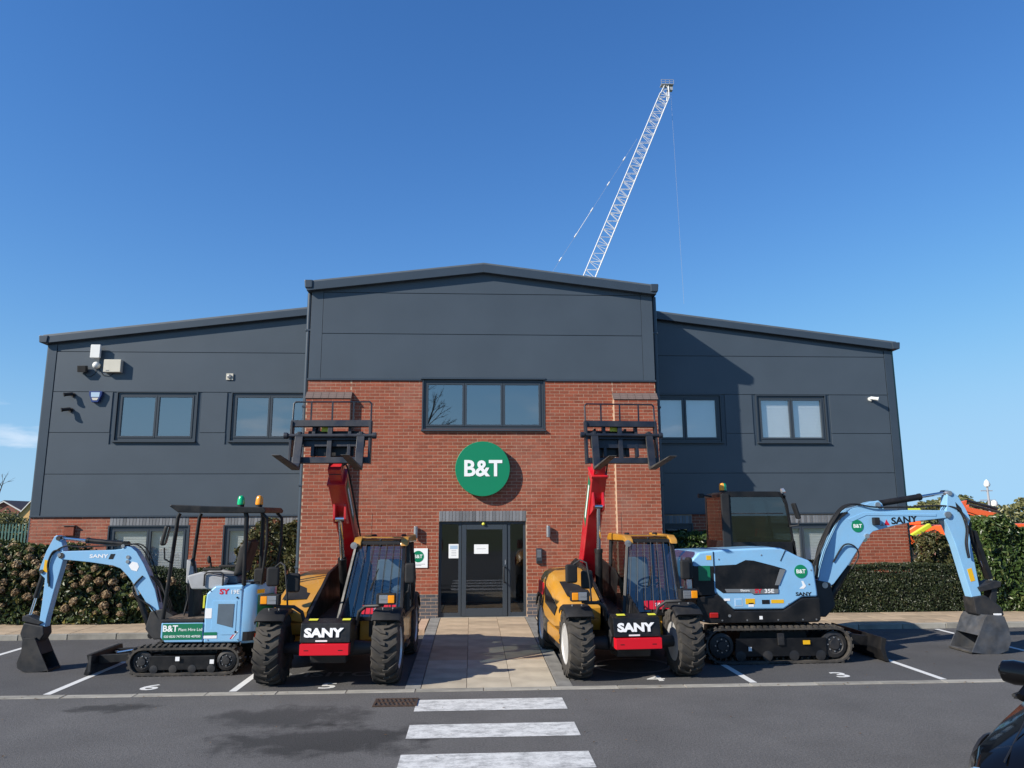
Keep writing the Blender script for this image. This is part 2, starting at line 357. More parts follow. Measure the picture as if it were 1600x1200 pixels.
def text(body, size, origin, xdir, ydir, m, parent, name='lettering', sx=1.0, off=0.0, ext=.002, align='CENTER', shear=0):
    cu = bpy.data.curves.new('t', 'FONT'); cu.body = body; cu.size = size; cu.align_x = align; cu.align_y = 'CENTER'; cu.extrude = ext; cu.offset = off; cu.resolution_u = 3; cu.shear = shear
    ob = bpy.data.objects.new('t', cu); COL.objects.link(ob)
    bpy.context.view_layer.update()
    me = bpy.data.meshes.new_from_object(ob.evaluated_get(bpy.context.evaluated_depsgraph_get()))
    bpy.data.objects.remove(ob); bpy.data.curves.remove(cu)
    x = Vector(xdir).normalized(); y = Vector(ydir).normalized(); z = x.cross(y)
    me.transform(Matrix.Diagonal((sx, 1, 1, 1))); T = Matrix((x, y, z)).transposed().to_4x4(); T.translation = Vector(origin); me.transform(T)
    me.name = name; me.materials.clear(); me.materials.append(MATS[m])
    return link(name, me, parent)
# ------------------------------------------------------------------ ground, road, bays, kerbs, path
def sheet(name, m, x0, x1, y0, y1, z, parent=None, sub=1):
    return MB().add([(x0, y0, z), (x1, y0, z), (x1, y1, z), (x0, y1, z)], [(0, 1, 2, 3)]).build(name, m, parent)
struct(sheet('ground', 'grass', -1500, 1500, -1500, 3000, -.03))
road = struct(sheet('road', 'road_asphalt', -80, 80, -16, 10.42, 0))
bays = struct(sheet('parking_bays', 'bay_asphalt', -30, 30, 10.60, 15.22, 0))
struct(sheet('planting_bed_soil', 'soil', -30, 30, 17.0, 18.6, .085))
struct(sheet('yard', 'asphalt', -70, -10.9, 18.6, 60, -.005)); struct(sheet('yard', 'asphalt', 11.4, 70, 18.6, 60, -.005))

channel = struct(bx('channel', 'mortar', None, (-30, 10.425, -.02), (30, 10.595, -.004)))
ks = MB().b2((-.452, -.082, -.02), (.452, .082, .006)).build('kerb_stone', 'kerb', channel, .006)
ks.location = (-13.1, 10.51, 0); n = 0
for i in range(1, 32):
    c = link('kerb_stone', ks.data, channel); c.location = (-13.1+.915*i, 10.51+random.uniform(-.006, .006), random.uniform(-.002, .003)); c.rotation_euler = (0, 0, random.uniform(-.006, .006))

pavement = struct(bx('pavement', 'mortar', None, (-30, 15.33, -.02), (-.93, 16.99, .085)))
pavement2 = struct(bx('pavement', 'mortar', None, (1.43, 15.33, -.02), (30, 16.99, .085)))
kb = MB().b2((-.452, -.062, -.02), (.452, .062, .102)).build('kerb_stone', 'kerb', pavement, .012)
first = True
for par, xa, xb in ((pavement, -14.6, -1.0), (pavement2, 1.9, 15.0)):
    x = xa
    while x < xb:
        c = kb if first else link('kerb_stone', kb.data, par); first = False
        c.location = (x, 15.27+random.uniform(-.005, .005), random.uniform(-.004, .003)); x += .915
sb = None
for par, xa, xb in ((pavement, -14.1, -1.2), (pavement2, 1.72, 14.9)):
    x = xa
    while x < xb:
        for r in range(3):
            if sb is None: sb = MB().b2((-.297, -.269, -.03), (.297, .269, .012)).build('paving_slab', 'slab', par, .004); c = sb
            else: c = link('paving_slab', sb.data, par)
            c.location = (x, 15.61+r*.548, .09+random.uniform(-.002, .002)); c.rotation_euler = (random.uniform(-.003, .003), random.uniform(-.003, .003), 0)
        x += .604
# entrance path: ramped slabs up to the door
path = struct(MB().add([(-.9, 10.62, -.02), (1.4, 10.62, -.02), (1.4, 15.3, .075), (-.9, 15.3, .075), (-.9, 16.95, .075), (1.4, 16.95, .075)], [(0, 1, 2, 3), (3, 2, 5, 4)]).build('path', 'mortar'))
sl_a = math.atan(.095/4.72)
def tilt(o, y, flat): o.rotation_euler = (0 if flat else sl_a, 0, random.uniform(-.002, .002))
pm = {}
for r in range(11):
    flat = r >= 8; y = (10.62+.295+.59*r) if not flat else 15.34+.27+.535*(r-8); z = (.004+.0201*(y-10.62)) if not flat else .10
    h = .293 if not flat else .265
    for c in range(3):
        g = r < 3; k = (g, flat)
        if k not in pm: pm[k] = MB().b2((-.3055, -h, -.03), (.3055, h, 0)).build('paving_slab', 'slab_grey' if g else 'slab', path, .004); o = pm[k]
        else: o = link('paving_slab', pm[k].data, path)
        o.location = (-.371+.617*c, y, z+random.uniform(-.002, .002)); tilt(o, y, flat)
    for sx in (-.792, 1.287):
        k = ('e', flat)
        if k not in pm: pm[k] = MB().b2((-.105, -h, -.09), (.105, h, .001)).build('edging_stone', 'edging', path, .005); o = pm[k]
        else: o = link('edging_stone', pm[k].data, path)
        o.location = (sx, y, z); tilt(o, y, flat)
# painted markings
for x in (-8.05, -5.6, -3.19, 3.92, 6.65, 9.4):
    sheet('bay_line', 'line_paint', x-.05, x+.05, 10.63, 15.1, .004, bays)
for d, x, y in (('6', -4.40, 10.95), ('5', -1.97, 10.86), ('4', 2.63, 10.98), ('3', 5.36, 11.02)):
    text(d, .46, (x, y, .004), (1, 0, 0), (0, 1, 0), 'line_paint', bays, 'bay_number', sx=1.15, off=.008, ext=.0005)
text('VISITOR', .42, (-1.95, 11.62, .004), (1, 0, 0), (0, 1, 0), 'faded_paint', bays, 'bay_lettering', sx=1.05, off=.004, ext=.0005)
ring = MB(); nn = 40
for i in range(nn):
    a0, a1 = 2*math.pi*i/nn, 2*math.pi*(i+1)/nn
    ring.add([(2.5+r*math.cos(a)*1.1, 11.95+r*math.sin(a), .004) for r, a in ((.5, a0), (.58, a0), (.58, a1), (.5, a1))], [(0, 1, 2, 3)])
ring.build('bay_symbol', 'faded_paint', bays)
for y0, y1 in ((9.42, 9.98), (8.32, 8.84), (7.30, 7.79), (6.25, 6.75)):
    sheet('crossing_stripe', 'zebra_paint', -.685, 1.165, y0, y1, .004, road)
dr = thing('drain_grate', 'rusty slotted drain grate in the road beside the first crossing stripe', 'drain', (-.94, 9.86, 0))
bx('pit', 'interior', dr, (-.25, -.16, .002), (.25, .16, .005))
fr = MB()
for a, b in (((-.27, -.19), (.27, -.16)), ((-.27, .16), (.27, .19)), ((-.27, -.16), (-.245, .16)), ((.245, -.16), (.27, .16)), ((-.245, -.012), (.245, .012))): fr.b2((a[0], a[1], .001), (b[0], b[1], .016))
fr.build('frame', 'drain_iron', dr)
for i in range(9):
    o = MB().box((-.215+.054*i, 0, .010), (.018, .32, .012), rotm('Z', .25)).build('bar', 'drain_iron', dr)
# litter of leaves along the kerbs
lm = MB()
for i in range(420):
    x = random.uniform(-11, 12); y = random.choice((random.gauss(10.38, .08), random.gauss(15.1, .12), random.uniform(10.7, 15), random.uniform(7.4, 10.3), random.gauss(16.9, .12)))
    if -.9 < x < 1.4 and y > 10.4: continue
    z = .114 if y > 15.33 else .012
    if 15.18 < y < 15.34: continue
    a = random.uniform(0, 6.28); s = random.uniform(.008, .024); R = Matrix.Rotation(a, 3, 'Z')
    lm.add([Vector((x, y, z))+R @ Vector(p)*s for p in ((-1, 0, 0), (0, -.5, .25), (1, 0, .1), (0, .5, .3))], [(0, 1, 2, 3)], random.random())
tag(lm.build('leaf_litter', 'leaf_litter'), 'scattered brown fallen leaves on the tarmac and kerbs', 'leaves', kind='stuff')

# ------------------------------------------------------------------ the office building
B = thing('office_building', 'two storey office block, red brick below dark grey cladding, projecting gabled entrance bay', 'building', (.25, 16.93, 0))
BO = Vector((.25, 16.93, 0))
def bl(o): o.location = -BO; return o        # children are modelled in world coordinates
def bb(name, m, a, b, bevel=0, par=None):
    o = MB().b2(a, b).build(name, m, par or B, bevel)
    return bl(o) if par is None else o
YF, YW = 16.93, 18.30
XL, XR = -3.78, 4.30          # entrance bay
WL, WR = -10.42, 10.92        # whole block
def rects(x0, x1, z0, z1, holes):
    """rectangle minus rectangles"""
    out = [(x0, x1, z0, z1)]
    for h in holes:
        nx = []
        for a in out:
            if h[0] >= a[1] or h[1] <= a[0] or h[2] >= a[3] or h[3] <= a[2]: nx.append(a); continue
            if h[2] > a[2]: nx.append((a[0], a[1], a[2], h[2]))
            if h[3] < a[3]: nx.append((a[0], a[1], h[3], a[3]))
            lo, hi = max(a[2], h[2]), min(a[3], h[3])
            if h[0] > a[0]: nx.append((a[0], h[0], lo, hi))
            if h[1] < a[1]: nx.append((h[1], a[1], lo, hi))
        out = nx
    return out
DOOR = (-.74, 1.22, 0, 2.18); WIN_C = (-1.136, 1.653, 4.265, 5.425)
UP = [(-8.66, -6.77, 4.14, 5.32), (-5.91, -4.06, 4.14, 5.32), (4.45, 6.30, 4.12, 5.30), (7.26, 9.04, 4.12, 5.30)]
GR = [(-8.58, -6.75, .95, 2.09), (-5.90, -4.15, .95, 2.09), (4.40, 5.43, .95, 2.07), (7.30, 9.10, .95, 2.07)]
LINT = [(DOOR[0]-.0, DOOR[1]+.0, 2.18, 2.42)]+[(g[0], g[1], g[3], g[3]+.225) for g in GR]
# backing walls (mortar behind the bricks)
w = MB()
for r in rects(XL+.006, XR-.006, 0, 5.41, [DOOR, WIN_C]): w.b2((r[0], YF+.0025, r[2]), (r[1], YF+.22, r[3]))
w.b2((XL+.006, YF+.22, 0), (XL+.2, YW+.3, 5.4)); w.b2((XR-.2, YF+.22, 0), (XR-.006, YW+.3, 5.4))
for x0, x1 in ((XL+.003, -2.783), (3.283, XR-.003)): w.b2((x0, YF-.1325, 0), (x1, YF+.002, 4.97))
for x0, x1 in ((WL+.03, XL+.006), (XR-.006, WR-.03)):
    for r in rects(x0, x1, 0, 2.33, GR): w.b2((r[0], YW+.0025, r[2]), (r[1], YW+.22, r[3]))
bl(w.build('wall', 'mortar', B))
# bricks: courses of 75 mm, stretcher bond, every brick proud of its joints
BR = {'brick': [], 'blue_brick': []}      # (cx, cy, cz, w, d)
def course_bricks(x0, x1, z0, z1, Y, holes, depth=.03, plinth=.6, phase=0):
    i0 = int(round(z0/.075)); n = int(round((z1-z0)/.075))
    for k in range(n):
        zc = (i0+k)*.075+.0375
        seg = [(x0, x1)]
        for h in holes:
            if h[2] < zc < h[3]:
                s2 = []
                for a, b in seg:
                    if h[0] >= b or h[1] <= a: s2.append((a, b)); continue
                    if h[0] > a: s2.append((a, h[0]))
                    if h[1] < b: s2.append((h[1], b))
                seg = s2
        off = (.1125 if (i0+k) % 2 else 0)+phase
        for a, b in seg:
            j = math.floor((a-off)/.225)
            while True:
                p, q = max(a, off+j*.225), min(b, off+(j+1)*.225); j += 1
                if p >= b-1e-6: break
                if q-p < .035: continue
                BR['blue_brick' if zc < plinth else 'brick'].append(((p+q)/2, Y+random.uniform(-.0009, .0007)+depth/2, zc, q-p-.011, depth))
allh = [DOOR, WIN_C]+LINT
course_bricks(-2.78, 3.28, 0, 5.40, YF, allh)
course_bricks(XL, -2.78, 4.95, 5.40, YF, allh); course_bricks(3.28, XR, 4.95, 5.40, YF, allh)
course_bricks(XL, -2.78, 0, 4.95, YF-.135, [], .135, phase=.07); course_bricks(3.28, XR, 0, 4.95, YF-.135, [], .135, phase=.13)
course_bricks(WL, XL, 0, 2.325, YW, GR+LINT, plinth=-1); course_bricks(XR, WR, 0, 2.325, YW, GR+LINT, plinth=-1)
allb = sorted([(((b[0])**2+(b[1])**2+(b[2]-2.3)**2), k, b) for k in BR for b in BR[k]], key=lambda q: q[0])
shared = {}
mb_rest = {'brick': MB(), 'blue_brick': MB()}
for idx, (d, k, b) in enumerate(allb):
    if idx < 300:
        key = (k, round(b[3], 3), b[4], random.randrange(6))
        if key not in shared:
            t = MB(); t.box((0, 0, 0), (round(b[3], 3), b[4], .064)); t.t = [random.random()]*6
            me = t.build('brick', k, None, .0012, seg=1); shared[key] = me.data; bpy.data.objects.remove(me)
            a = shared[key].attributes.new('tone', 'FLOAT', 'FACE'); tv = random.random(); a.data.foreach_set('value', [tv]*len(shared[key].polygons))
        o = link('brick', shared[key], B); o.location = Vector(b[:3])-BO
    else:
        m = mb_rest[k]; x, y, z, ww, dd = b; hx, hz = ww/2, .032; y0, y1 = y-dd/2, y+dd/2; tn = random.random()
        m.add([(x-hx, y0, z-hz), (x+hx, y0, z-hz), (x+hx, y0, z+hz), (x-hx, y0, z+hz), (x-hx, y1, z-hz), (x+hx, y1, z-hz), (x+hx, y1, z+hz), (x-hx, y1, z+hz)],
              [(0, 1, 2, 3), (1, 5, 6, 2), (4, 0, 3, 7), (3, 2, 6, 7), (4, 5, 1, 0)], tn)
for k in mb_rest:
    if mb_rest[k].v: tag(bl(mb_rest[k].build('brickwork', k, B)), kind='stuff')
# soldier course lintels
for h in LINT:
    Y = YF if h[3] > 2.4 else YW
    lt = bb('lintel', 'mortar', (h[0], Y+.004, h[2]), (h[1], Y+.1, h[3]-.003)); n = int((h[1]-h[0])/.075); st = (h[1]-h[0])/n
    me = None
    for i in range(n):
        if me is None: o = MB().b2((-st/2+.005, -.004, -(h[3]-h[2])/2+.005), (st/2-.005, .03, (h[3]-h[2])/2-.008)).build('brick', 'soldier_brick', lt, .002, seg=1); me = o.data
        else: o = link('brick', me, lt)
        o.location = (h[0]+st*(i+.5), Y-.001+random.uniform(-.001, .001), (h[2]+h[3])/2)
# sloping tiled shoulders of the two brick piers
for x0, x1 in ((XL-.02, -2.76), (3.26, XR+.02)):
    cp = bl(MB().prism([(YF-.13, 4.955), (YF+.004, 4.955), (YF+.004, 5.13)], x0+.02, x1-.02, 'x').build('pier_shoulder', 'mortar', B)); nt_ = 6; st = (x1-x0)/nt_
    for r in range(3):
        for i in range(nt_):
            o = MB().box((0, 0, 0), (st-.006, .085, .016), rotm('X', rad(48))).build('tile', 'house_roof', cp); o.location = (x0+st*(i+.5), YF-.125+.045*r, 4.985+.052*r)
# cladding panels
cb = MB()
for r in rects(XL+.02, XR-.02, 5.41, 7.55, [WIN_C]): cb.b2((r[0], YF+.02, r[2]), (r[1], YF+.2, r[3]))
cb.prism([(XL+.02, 7.55), (XR-.02, 7.55), (XR-.02, 7.62), (.25, 8.05), (XL+.02, 7.62)], YF+.02, YF+.2)
for x0, x1 in ((WL+.02, XL), (XR, WR-.02)):
    for r in rects(x0, x1, 2.33, 6.6, UP): cb.b2((r[0], YW+.02, r[2]), (r[1], YW+.2, r[3]))
sw = .122
rz = lambda x: 7.42-sw*(abs(x-.25)-4.2)-.10          # underside of the main roof along the front
for s in (-1, 1):
    xa, xb = (.25+s*4.0, .25+s*10.6)
    cb.prism([(xa, 6.6), (xb, 6.6), (xb, rz(xb)), (xa, rz(xa))], YW+.02, YW+.2)
bl(cb.build('cladding_backing', 'trim', B))
def panel(poly, Y, name='cladding_panel', m='cladding', d=.03): return bl(MB().prism(poly, Y-.0, Y+d).build(name, m, B, .004))
g = .007
def rowpanel(x0, x1, z0, z1, Y, holes):
    """a horizontal panel with notches for windows"""
    hs_ = sorted([h for h in holes if h[0] < x1 and h[1] > x0 and h[2]-.10 < z1 and h[3]+.10 > z0], key=lambda h: h[0])
    z0 += g; z1 -= g
    full = [h for h in hs_ if h[2]-.10 <= z0+.1 and h[3]+.1 >= z1-.1]
    if full:
        xs = [x0]+[v for h in full for v in (h[0]-.12, h[1]+.12)]+[x1]
        for i in range(0, len(xs), 2):
            if xs[i+1]-xs[i] > .03: panel([(xs[i]+g, z0), (xs[i+1]-g, z0), (xs[i+1]-g, z1), (xs[i]+g, z1)], Y)
        return
    top = [h for h in hs_ if h[3] > z1 and h[2]-.10 < z1]
    pts = [(x0+g, z0), (x1-g, z0), (x1-g, z1)]
    for h in reversed(top):
        b_, a_ = min(h[1]+.12, x1-g-.01), max(h[0]-.12, x0+g+.01); zz = max(h[2]-.10, z0+.05)
        pts += [(b_, z1), (b_, zz), (a_, zz), (a_, z1)]
    pts.append((x0+g, z1)); panel(pts, Y)
cz = [2.345, 3.33, 4.33, 5.33, 6.33]
for x0, x1 in ((WL+.21, XL), (XR, WR-.20)):
    for i in range(4): rowpanel(x0, x1, cz[i], cz[i+1]+(.09 if False else 0), YW, UP)
    panel([(x0+g, 6.337), (x1-g, 6.337), (x1-g, rz(x1)-.06), (x0+g, rz(x0)-.06)], YW)
for x0, x1 in ((WL, WL+.205), (WR-.195, WR)): panel([(x0, 2.345), (x1, 2.345), (x1, rz(x1)-.05), (x0, rz(x0)-.05)], YW-.012, 'corner_flashing', 'trim', .06)
for z0, z1 in ((5.435, 6.507), (6.507, 7.50)): rowpanel(XL+.27, XR-.27, z0, z1, YF, [])
panel([(XL+.277, 7.507), (XR-.277, 7.507), (XR-.277, 7.59), (.25, 8.01), (XL+.277, 7.59)], YF)
for x0, x1 in ((XL, XL+.27), (XR-.27, XR)): panel([(x0, 5.435), (x1, 5.435), (x1, 7.60), (x0, 7.60)], YF-.003, 'corner_flashing')
# side returns of the entrance bay
for x0, x1 in ((XL, XL+.03), (XR-.03, XR)): bb('side_cladding', 'cladding', (x0, YF+.03, 5.40), (x1, YW+.3, 7.55))
# drip flashings
for x0, x1 in ((WL-.02, XL), (XR, WR+.02)): bb('drip_flashing', 'trim', (x0, YW-.035, 2.315), (x1, YW+.02, 2.352), .004)
for x0, x1 in ((XL-.02, -1.19), (1.70, XR+.02)): bb('drip_flashing', 'trim', (x0, YF-.03, 5.395), (x1, YF+.02, 5.437), .004)
bb('drip_flashing', 'trim', (-1.19, YF-.05, 5.43), (1.70, YF+.02, 5.475), .004)
# roofs and verges
def verge(pts, Y0, Y1, th, m, name, up=0):
    poly = [(x, z+up) for x, z in pts]+[(x, z+up-th) for x, z in reversed(pts)]
    return bl(MB().prism(poly, Y0, Y1).build(name, m, B, .006))
zm = lambda x: 7.42-sw*(abs(x-.25)-4.2)
for s in (-1, 1):
    pts = [(.25+s*4.0, zm(.25+s*4.0)+.06), (.25+s*10.78, zm(.25+s*10.78)+.06)]
    verge(pts, YW-.13, YW+.10, .17, 'trim', 'verge_flashing'); verge(pts, YW-.10, YW+.25, .05, 'roof', 'verge_cap', .052)
    xe = .25+s*10.74; ze = zm(xe)
    bl(MB().prism([(xe-.09, ze-.10), (xe+.09, ze-.10), (xe+.11, ze+.08), (xe-.11, ze+.08)], YW-.16, 38).build('gutter', 'trim', B, .02))
    pr = [(.25, zm(.25+.0001)+.06+0), (.25+s*10.7, zm(.25+s*10.7)+.06)]
    bl(MB().prism([(p[0], p[1]+.02) for p in pr]+[(p[0], p[1]-.1) for p in reversed(pr)], YW+.12, 38).build('roof', 'roof', B))
    pts = [(.25, 8.20), (.25+s*4.13, 7.70)]
    verge(pts, YF-.14, YF+.10, .20, 'trim', 'verge_flashing'); verge(pts, YF-.11, YF+.3, .045, 'roof', 'verge_cap', .047)
    xe = .25+s*4.09
    bl(MB().prism([(xe-.10, 7.56), (xe+.08, 7.56), (xe+.10, 7.76), (xe-.10, 7.76)] if s > 0 else [(xe-.08, 7.56), (xe+.10, 7.56), (xe+.10, 7.76), (xe-.10, 7.76)], YF-.17, 24).build('gutter', 'trim', B, .03))
    bl(MB().prism([(.25, 8.21), (.25+s*4.1, 7.71), (.25+s*4.1, 7.58), (.25, 8.08)], YF+.12, 30).build('roof', 'roof', B))
    # downpipes
    xp = XL-.07 if s < 0 else XR+.07
    dp = bl(MB().cyl((xp, YF+.12, .1), (xp, YF+.12, 7.5), .055, 14).build('downpipe', 'trim', B, 0, True))
    for z in (1.2, 3.0, 4.8, 6.6): MB().box((xp, YF+.12, z), (.13, .13, .05)).build('bracket', 'trim', dp, .01)
    xc = WL+.06 if s < 0 else WR-.04
    bl(MB().cyl((xc+s*.10, YW+.12, .1), (xc+s*.10, YW+.12, 6.6), .05, 12).build('downpipe', 'fence_green' if s > 0 else 'trim', B, 0, True))
# body behind the facade
core = MB(); core.prism([(WL+.04, 0), (WR-.04, 0), (WR-.04, 6.60), (.25, 7.80), (WL+.04, 6.60)], YW+1.6, 37.8)
core.b2((WL+.03, YW+.2, 0), (WL+.23, YW+1.6, 6.5)); core.b2((WR-.23, YW+.2, 0), (WR-.03, YW+1.6, 6.5)); core.b2((WL+.2, YW+.2, 6.3), (WR-.2, YW+1.6, 6.5))
core.b2((XL+.03, YF+.2, 7.0), (XR-.03, 24, 7.5)); core.b2((XL+.03, YF+.2, 5.4), (XL+.2, YW+.3, 7.3)); core.b2((XR-.2, YF+.2, 5.4), (XR-.03, YW+.3, 7.3))
bl(core.build('inner_wall', 'interior_wall', B))
fl = MB(); fl.b2((WL+.2, YW+.2, 2.75), (WR-.2, YW+1.6, 3.0)); fl.b2((XL+.2, YF+.2, 2.75), (XR-.2, YW+.3, 3.0)); fl.b2((XL+.2, YF+.2, .02), (XR-.2, YW+1.6, .10)); fl.b2((WL+.2, YW+.2, .02), (WR-.2, YW+1.6, .10))
bl(fl.build('inner_floor', 'interior', B))
# windows
def window(h, Y, n, blind=None, sill=True, reveal=.05):
    x0, x1, z0, z1 = h; f = .062; y = Y+reveal
    o = MB()
    o.b2((x0, y-.02, z0), (x0+f, y+.06, z1)); o.b2((x1-f, y-.02, z0), (x1, y+.06, z1)); o.b2((x0+f, y-.02, z1-f), (x1-f, y+.06, z1)); o.b2((x0+f, y-.02, z0), (x1-f, y+.06, z0+f))
    wn = bl(o.build('window', 'frame_grey', B, .004)); pw = (x1-x0-2*f)/n
    o = MB()
    for a, b in (((x0-.03, z0-.03), (x0, z1+.03)), ((x1, z0-.03), (x1+.03, z1+.03)), ((x0, z1), (x1, z1+.03)), ((x0, z0-.03), (x1, z0))): o.b2((a[0], Y-.008, a[1]), (b[0], y+.05, b[1]))
    o.build('reveal', 'frame_grey', wn)
    for i in range(n):
        a, b = x0+f+pw*i, x0+f+pw*(i+1); s = .052; o = MB(); ya, yb = y-.034+random.uniform(0, .002), y+.03
        o.b2((a+.004, ya, z0+f+.004), (a+s, yb, z1-f-.004)); o.b2((b-s, ya, z0+f+.004), (b-.004, yb, z1-f-.004)); o.b2((a+s, ya, z1-f-s), (b-s, yb, z1-f-.004)); o.b2((a+s, ya, z0+f+.004), (b-s, yb, z0+f+s))
        o.build('sash', 'frame_grey', wn, .004)
        MB().b2((a+s-.01, y+.0, z0+f+s-.01), (b-s+.01, y+.012, z1-f-s+.01)).build('pane', 'window_glass', wn)
        if blind and blind[i % len(blind)]:
            zb = z0+f+(1-blind[i % len(blind)])*(z1-z0-2*f); k = 0; o = MB(); z = z1-f-.03
            while z > zb: o.box(((a+b)/2, y+.07, z), (b-a-.05, .042, .003), rotm('X', rad(72))); z -= .038
            o.build('blind', 'blind', wn)
    if sill: MB().prism([(Y-.06, z0-.045), (Y+.06, z0-.045), (Y+.06, z0+.0), (Y-.06, z0-.02)], x0-.045, x1+.045, 'x').build('sill', 'frame_grey', wn)
    return wn
window(UP[0], YW, 2); window(UP[1], YW, 2); window(UP[2], YW, 2, (1, 1)); window(UP[3], YW, 2, (.97, .97))
window(GR[0], YW, 2, (.9, 1)); window(GR[1], YW, 2, (1, 1)); window(GR[2], YW, 1); window(GR[3], YW, 2, (.75, .8))
window(WIN_C, YF, 3, None)
# entrance door set
dx0, dx1, dz = -.74, 1.22, 2.18; y = YF+.10
ent = MB(); 
for a, b in (((dx0, 0), (dx0+.06, dz)), ((dx1-.06, 0), (dx1, dz)), ((dx0+.06, dz-.06), (dx1-.06, dz)), ((-.30, .06), (-.235, dz-.06)), ((.80, .06), (.865, dz-.06)), ((dx0+.06, 0), (-.30, .09)), ((.865, 0), (dx1-.06, .09))): ent.b2((a[0], y-.03, a[1]+.1 if a[1] == 0 else a[1]), (b[0], y+.05, b[1] if b[1] > .2 else b[1]+.1))
ent = bl(ent.build('entrance_frame', 'frame_grey', B, .004))
MB().b2((dx0+.05, y+.0, .15), (-.29, y+.012, dz-.05)).build('side_pane', 'door_glass', ent); MB().b2((.855, y+.0, .15), (dx1-.05, y+.012, dz-.05)).build('side_pane', 'door_glass', ent)
MB().b2((dx0, YF-.0, .02), (dx1, y+.06, .105)).build('threshold', 'edging', ent)
d = MB(); a, b, z0, z1 = -.225, .79, .115, dz-.07
for p, q in (((a, z0), (a+.10, z1)), ((b-.10, z0), (b, z1)), ((a+.10, z1-.11), (b-.10, z1)), ((a+.10, z0), (b-.10, z0+.17))): d.b2((p[0], y-.045, p[1]), (q[0], y+.02, q[1]))
d = bl(d.build('door', 'frame_grey', B, .005))
MB().b2((a+.09, y-.02, z0+.16), (b-.09, y-.008, z1-.10)).build('pane', 'door_glass', d)
MB().tube([(.745, y-.05, 1.17), (.72, y-.11, 1.17), (.715, y-.12, 1.13), (.715, y-.12, .88), (.72, y-.11, .84), (.745, y-.05, .84)], .016, 10).build('handle', 'black_plastic', d, 0, True)
MB().b2((.74, y-.052, 1.23), (.765, y-.044, 1.33)).build('lock_plate', 'steel', d)
# notices stuck to the glass
def notice(name, lab, x0, x1, z0, z1, yy, band=None):
    t = thing(name, lab, 'notice', ((x0+x1)/2, yy, z0)); w_, h_ = (x1-x0)/2, z1-z0
    MB().b2((-w_, -.003, 0), (w_, 0, h_)).build('paper', 'sign_white', t)
    if band: MB().b2((-w_+.03, -.0045, h_-.11), (w_-.03, -.003, h_-.03)).build('printed_band', 'pale_blue', t)
    for i in range(4): MB().b2((-w_+.06, -.0042, h_*.52-.035*i), (w_-.06, -.003, h_*.52+.006-.035*i)).build('printed_line', 'decal_grey', t) if (i < 1 or band) else None
notice('paper_notice', 'white paper notice with blue heading stuck to the left side pane', -.52, -.29, 1.37, 1.68, y-.002, True)
notice('paper_notice', 'landscape white paper notice stuck inside the glass door', .05, .37, 1.465, 1.67, y-.022)
# small yellow-green sensor above the door
t = thing('door_sensor', 'tiny lime coloured sensor above the entrance door', 'sensor', (.26, YF+.05, 2.10)); MB().lathe([(.001, 0), (.035, .005), (.04, .03), (.02, .06), (.001, .065)], (0, 0, 0), (0, -.3, 1), 10).build('body', 'decal_lime', t)

# ------------------------------------------------------------------ things fixed to the building
t = thing('round_sign', 'large round green sign with white B&T letters over the door', 'sign', (.235, YF, 3.353))
MB().lathe([(.612, -.17), (.618, -.165), (.618, -.01)], (0, 0, 0), (0, 1, 0), 72).build('disc', 'sign_green', t, 0, True)
MB().cyl((0, -.02, 0), (0, .0, 0), .5, 32).build('mount', 'black_steel', t)
text('B&T', .50, (0, -.172, -.01), (1, 0, 0), (0, 0, 1), 'sign_white', t, 'lettering', sx=.98, off=.013, ext=.006)
t = thing('wall_sign', 'small white square sign with green B&T roundel left of the door', 'sign', (-1.19, YF, 1.385))
MB().b2((-.21, -.02, -.21), (.21, -.002, .21)).build('board', 'sign_white', t, .003)
o = MB().cyl((0, -.0235, .035), (0, -.0195, .035), .125, 36).build('roundel', 'sign_green', t)
text('B&T', .105, (0, -.0245, .033), (1, 0, 0), (0, 0, 1), 'sign_white', t, 'lettering', off=.002, ext=.0008)
for i in range(2): MB().b2((-.15, -.0215, -.135-.03*i), (.15-.08*i, -.0195, -.127-.03*i)).build('printed_line', 'decal_grey', t)
for x, lb in ((-1.25, 'cylindrical grey wall light between the small sign and the door'), (1.715, 'cylindrical grey wall light right of the door above the intercom')):
    t = thing('wall_light', lb, 'wall light', (x, YF, 1.95), 0, 'wall lights flanking the door')
    MB().cyl((0, -.075, -.125), (0, -.075, .125), .048, 20).build('tube', 'steel', t, .006, True); MB().b2((-.03, -.04, -.05), (.03, 0, .05)).build('bracket', 'frame_grey', t)
    for z in (-.127, .121): MB().cyl((0, -.075, z), (0, -.075, z+.006), .04, 16).build('lens', 'lens', t)
t = thing('intercom', 'dark grey intercom panel on the brick right of the door', 'intercom', (1.505, YF, 1.25))
MB().b2((-.065, -.06, 0), (.065, 0, .33)).build('housing', 'frame_grey', t, .008); MB().b2((-.045, -.064, .13), (.045, -.058, .30)).build('face_plate', 'steel', t); MB().b2((-.045, -.066, .02), (.045, -.058, .06)).build('call_button', 'black_plastic', t)
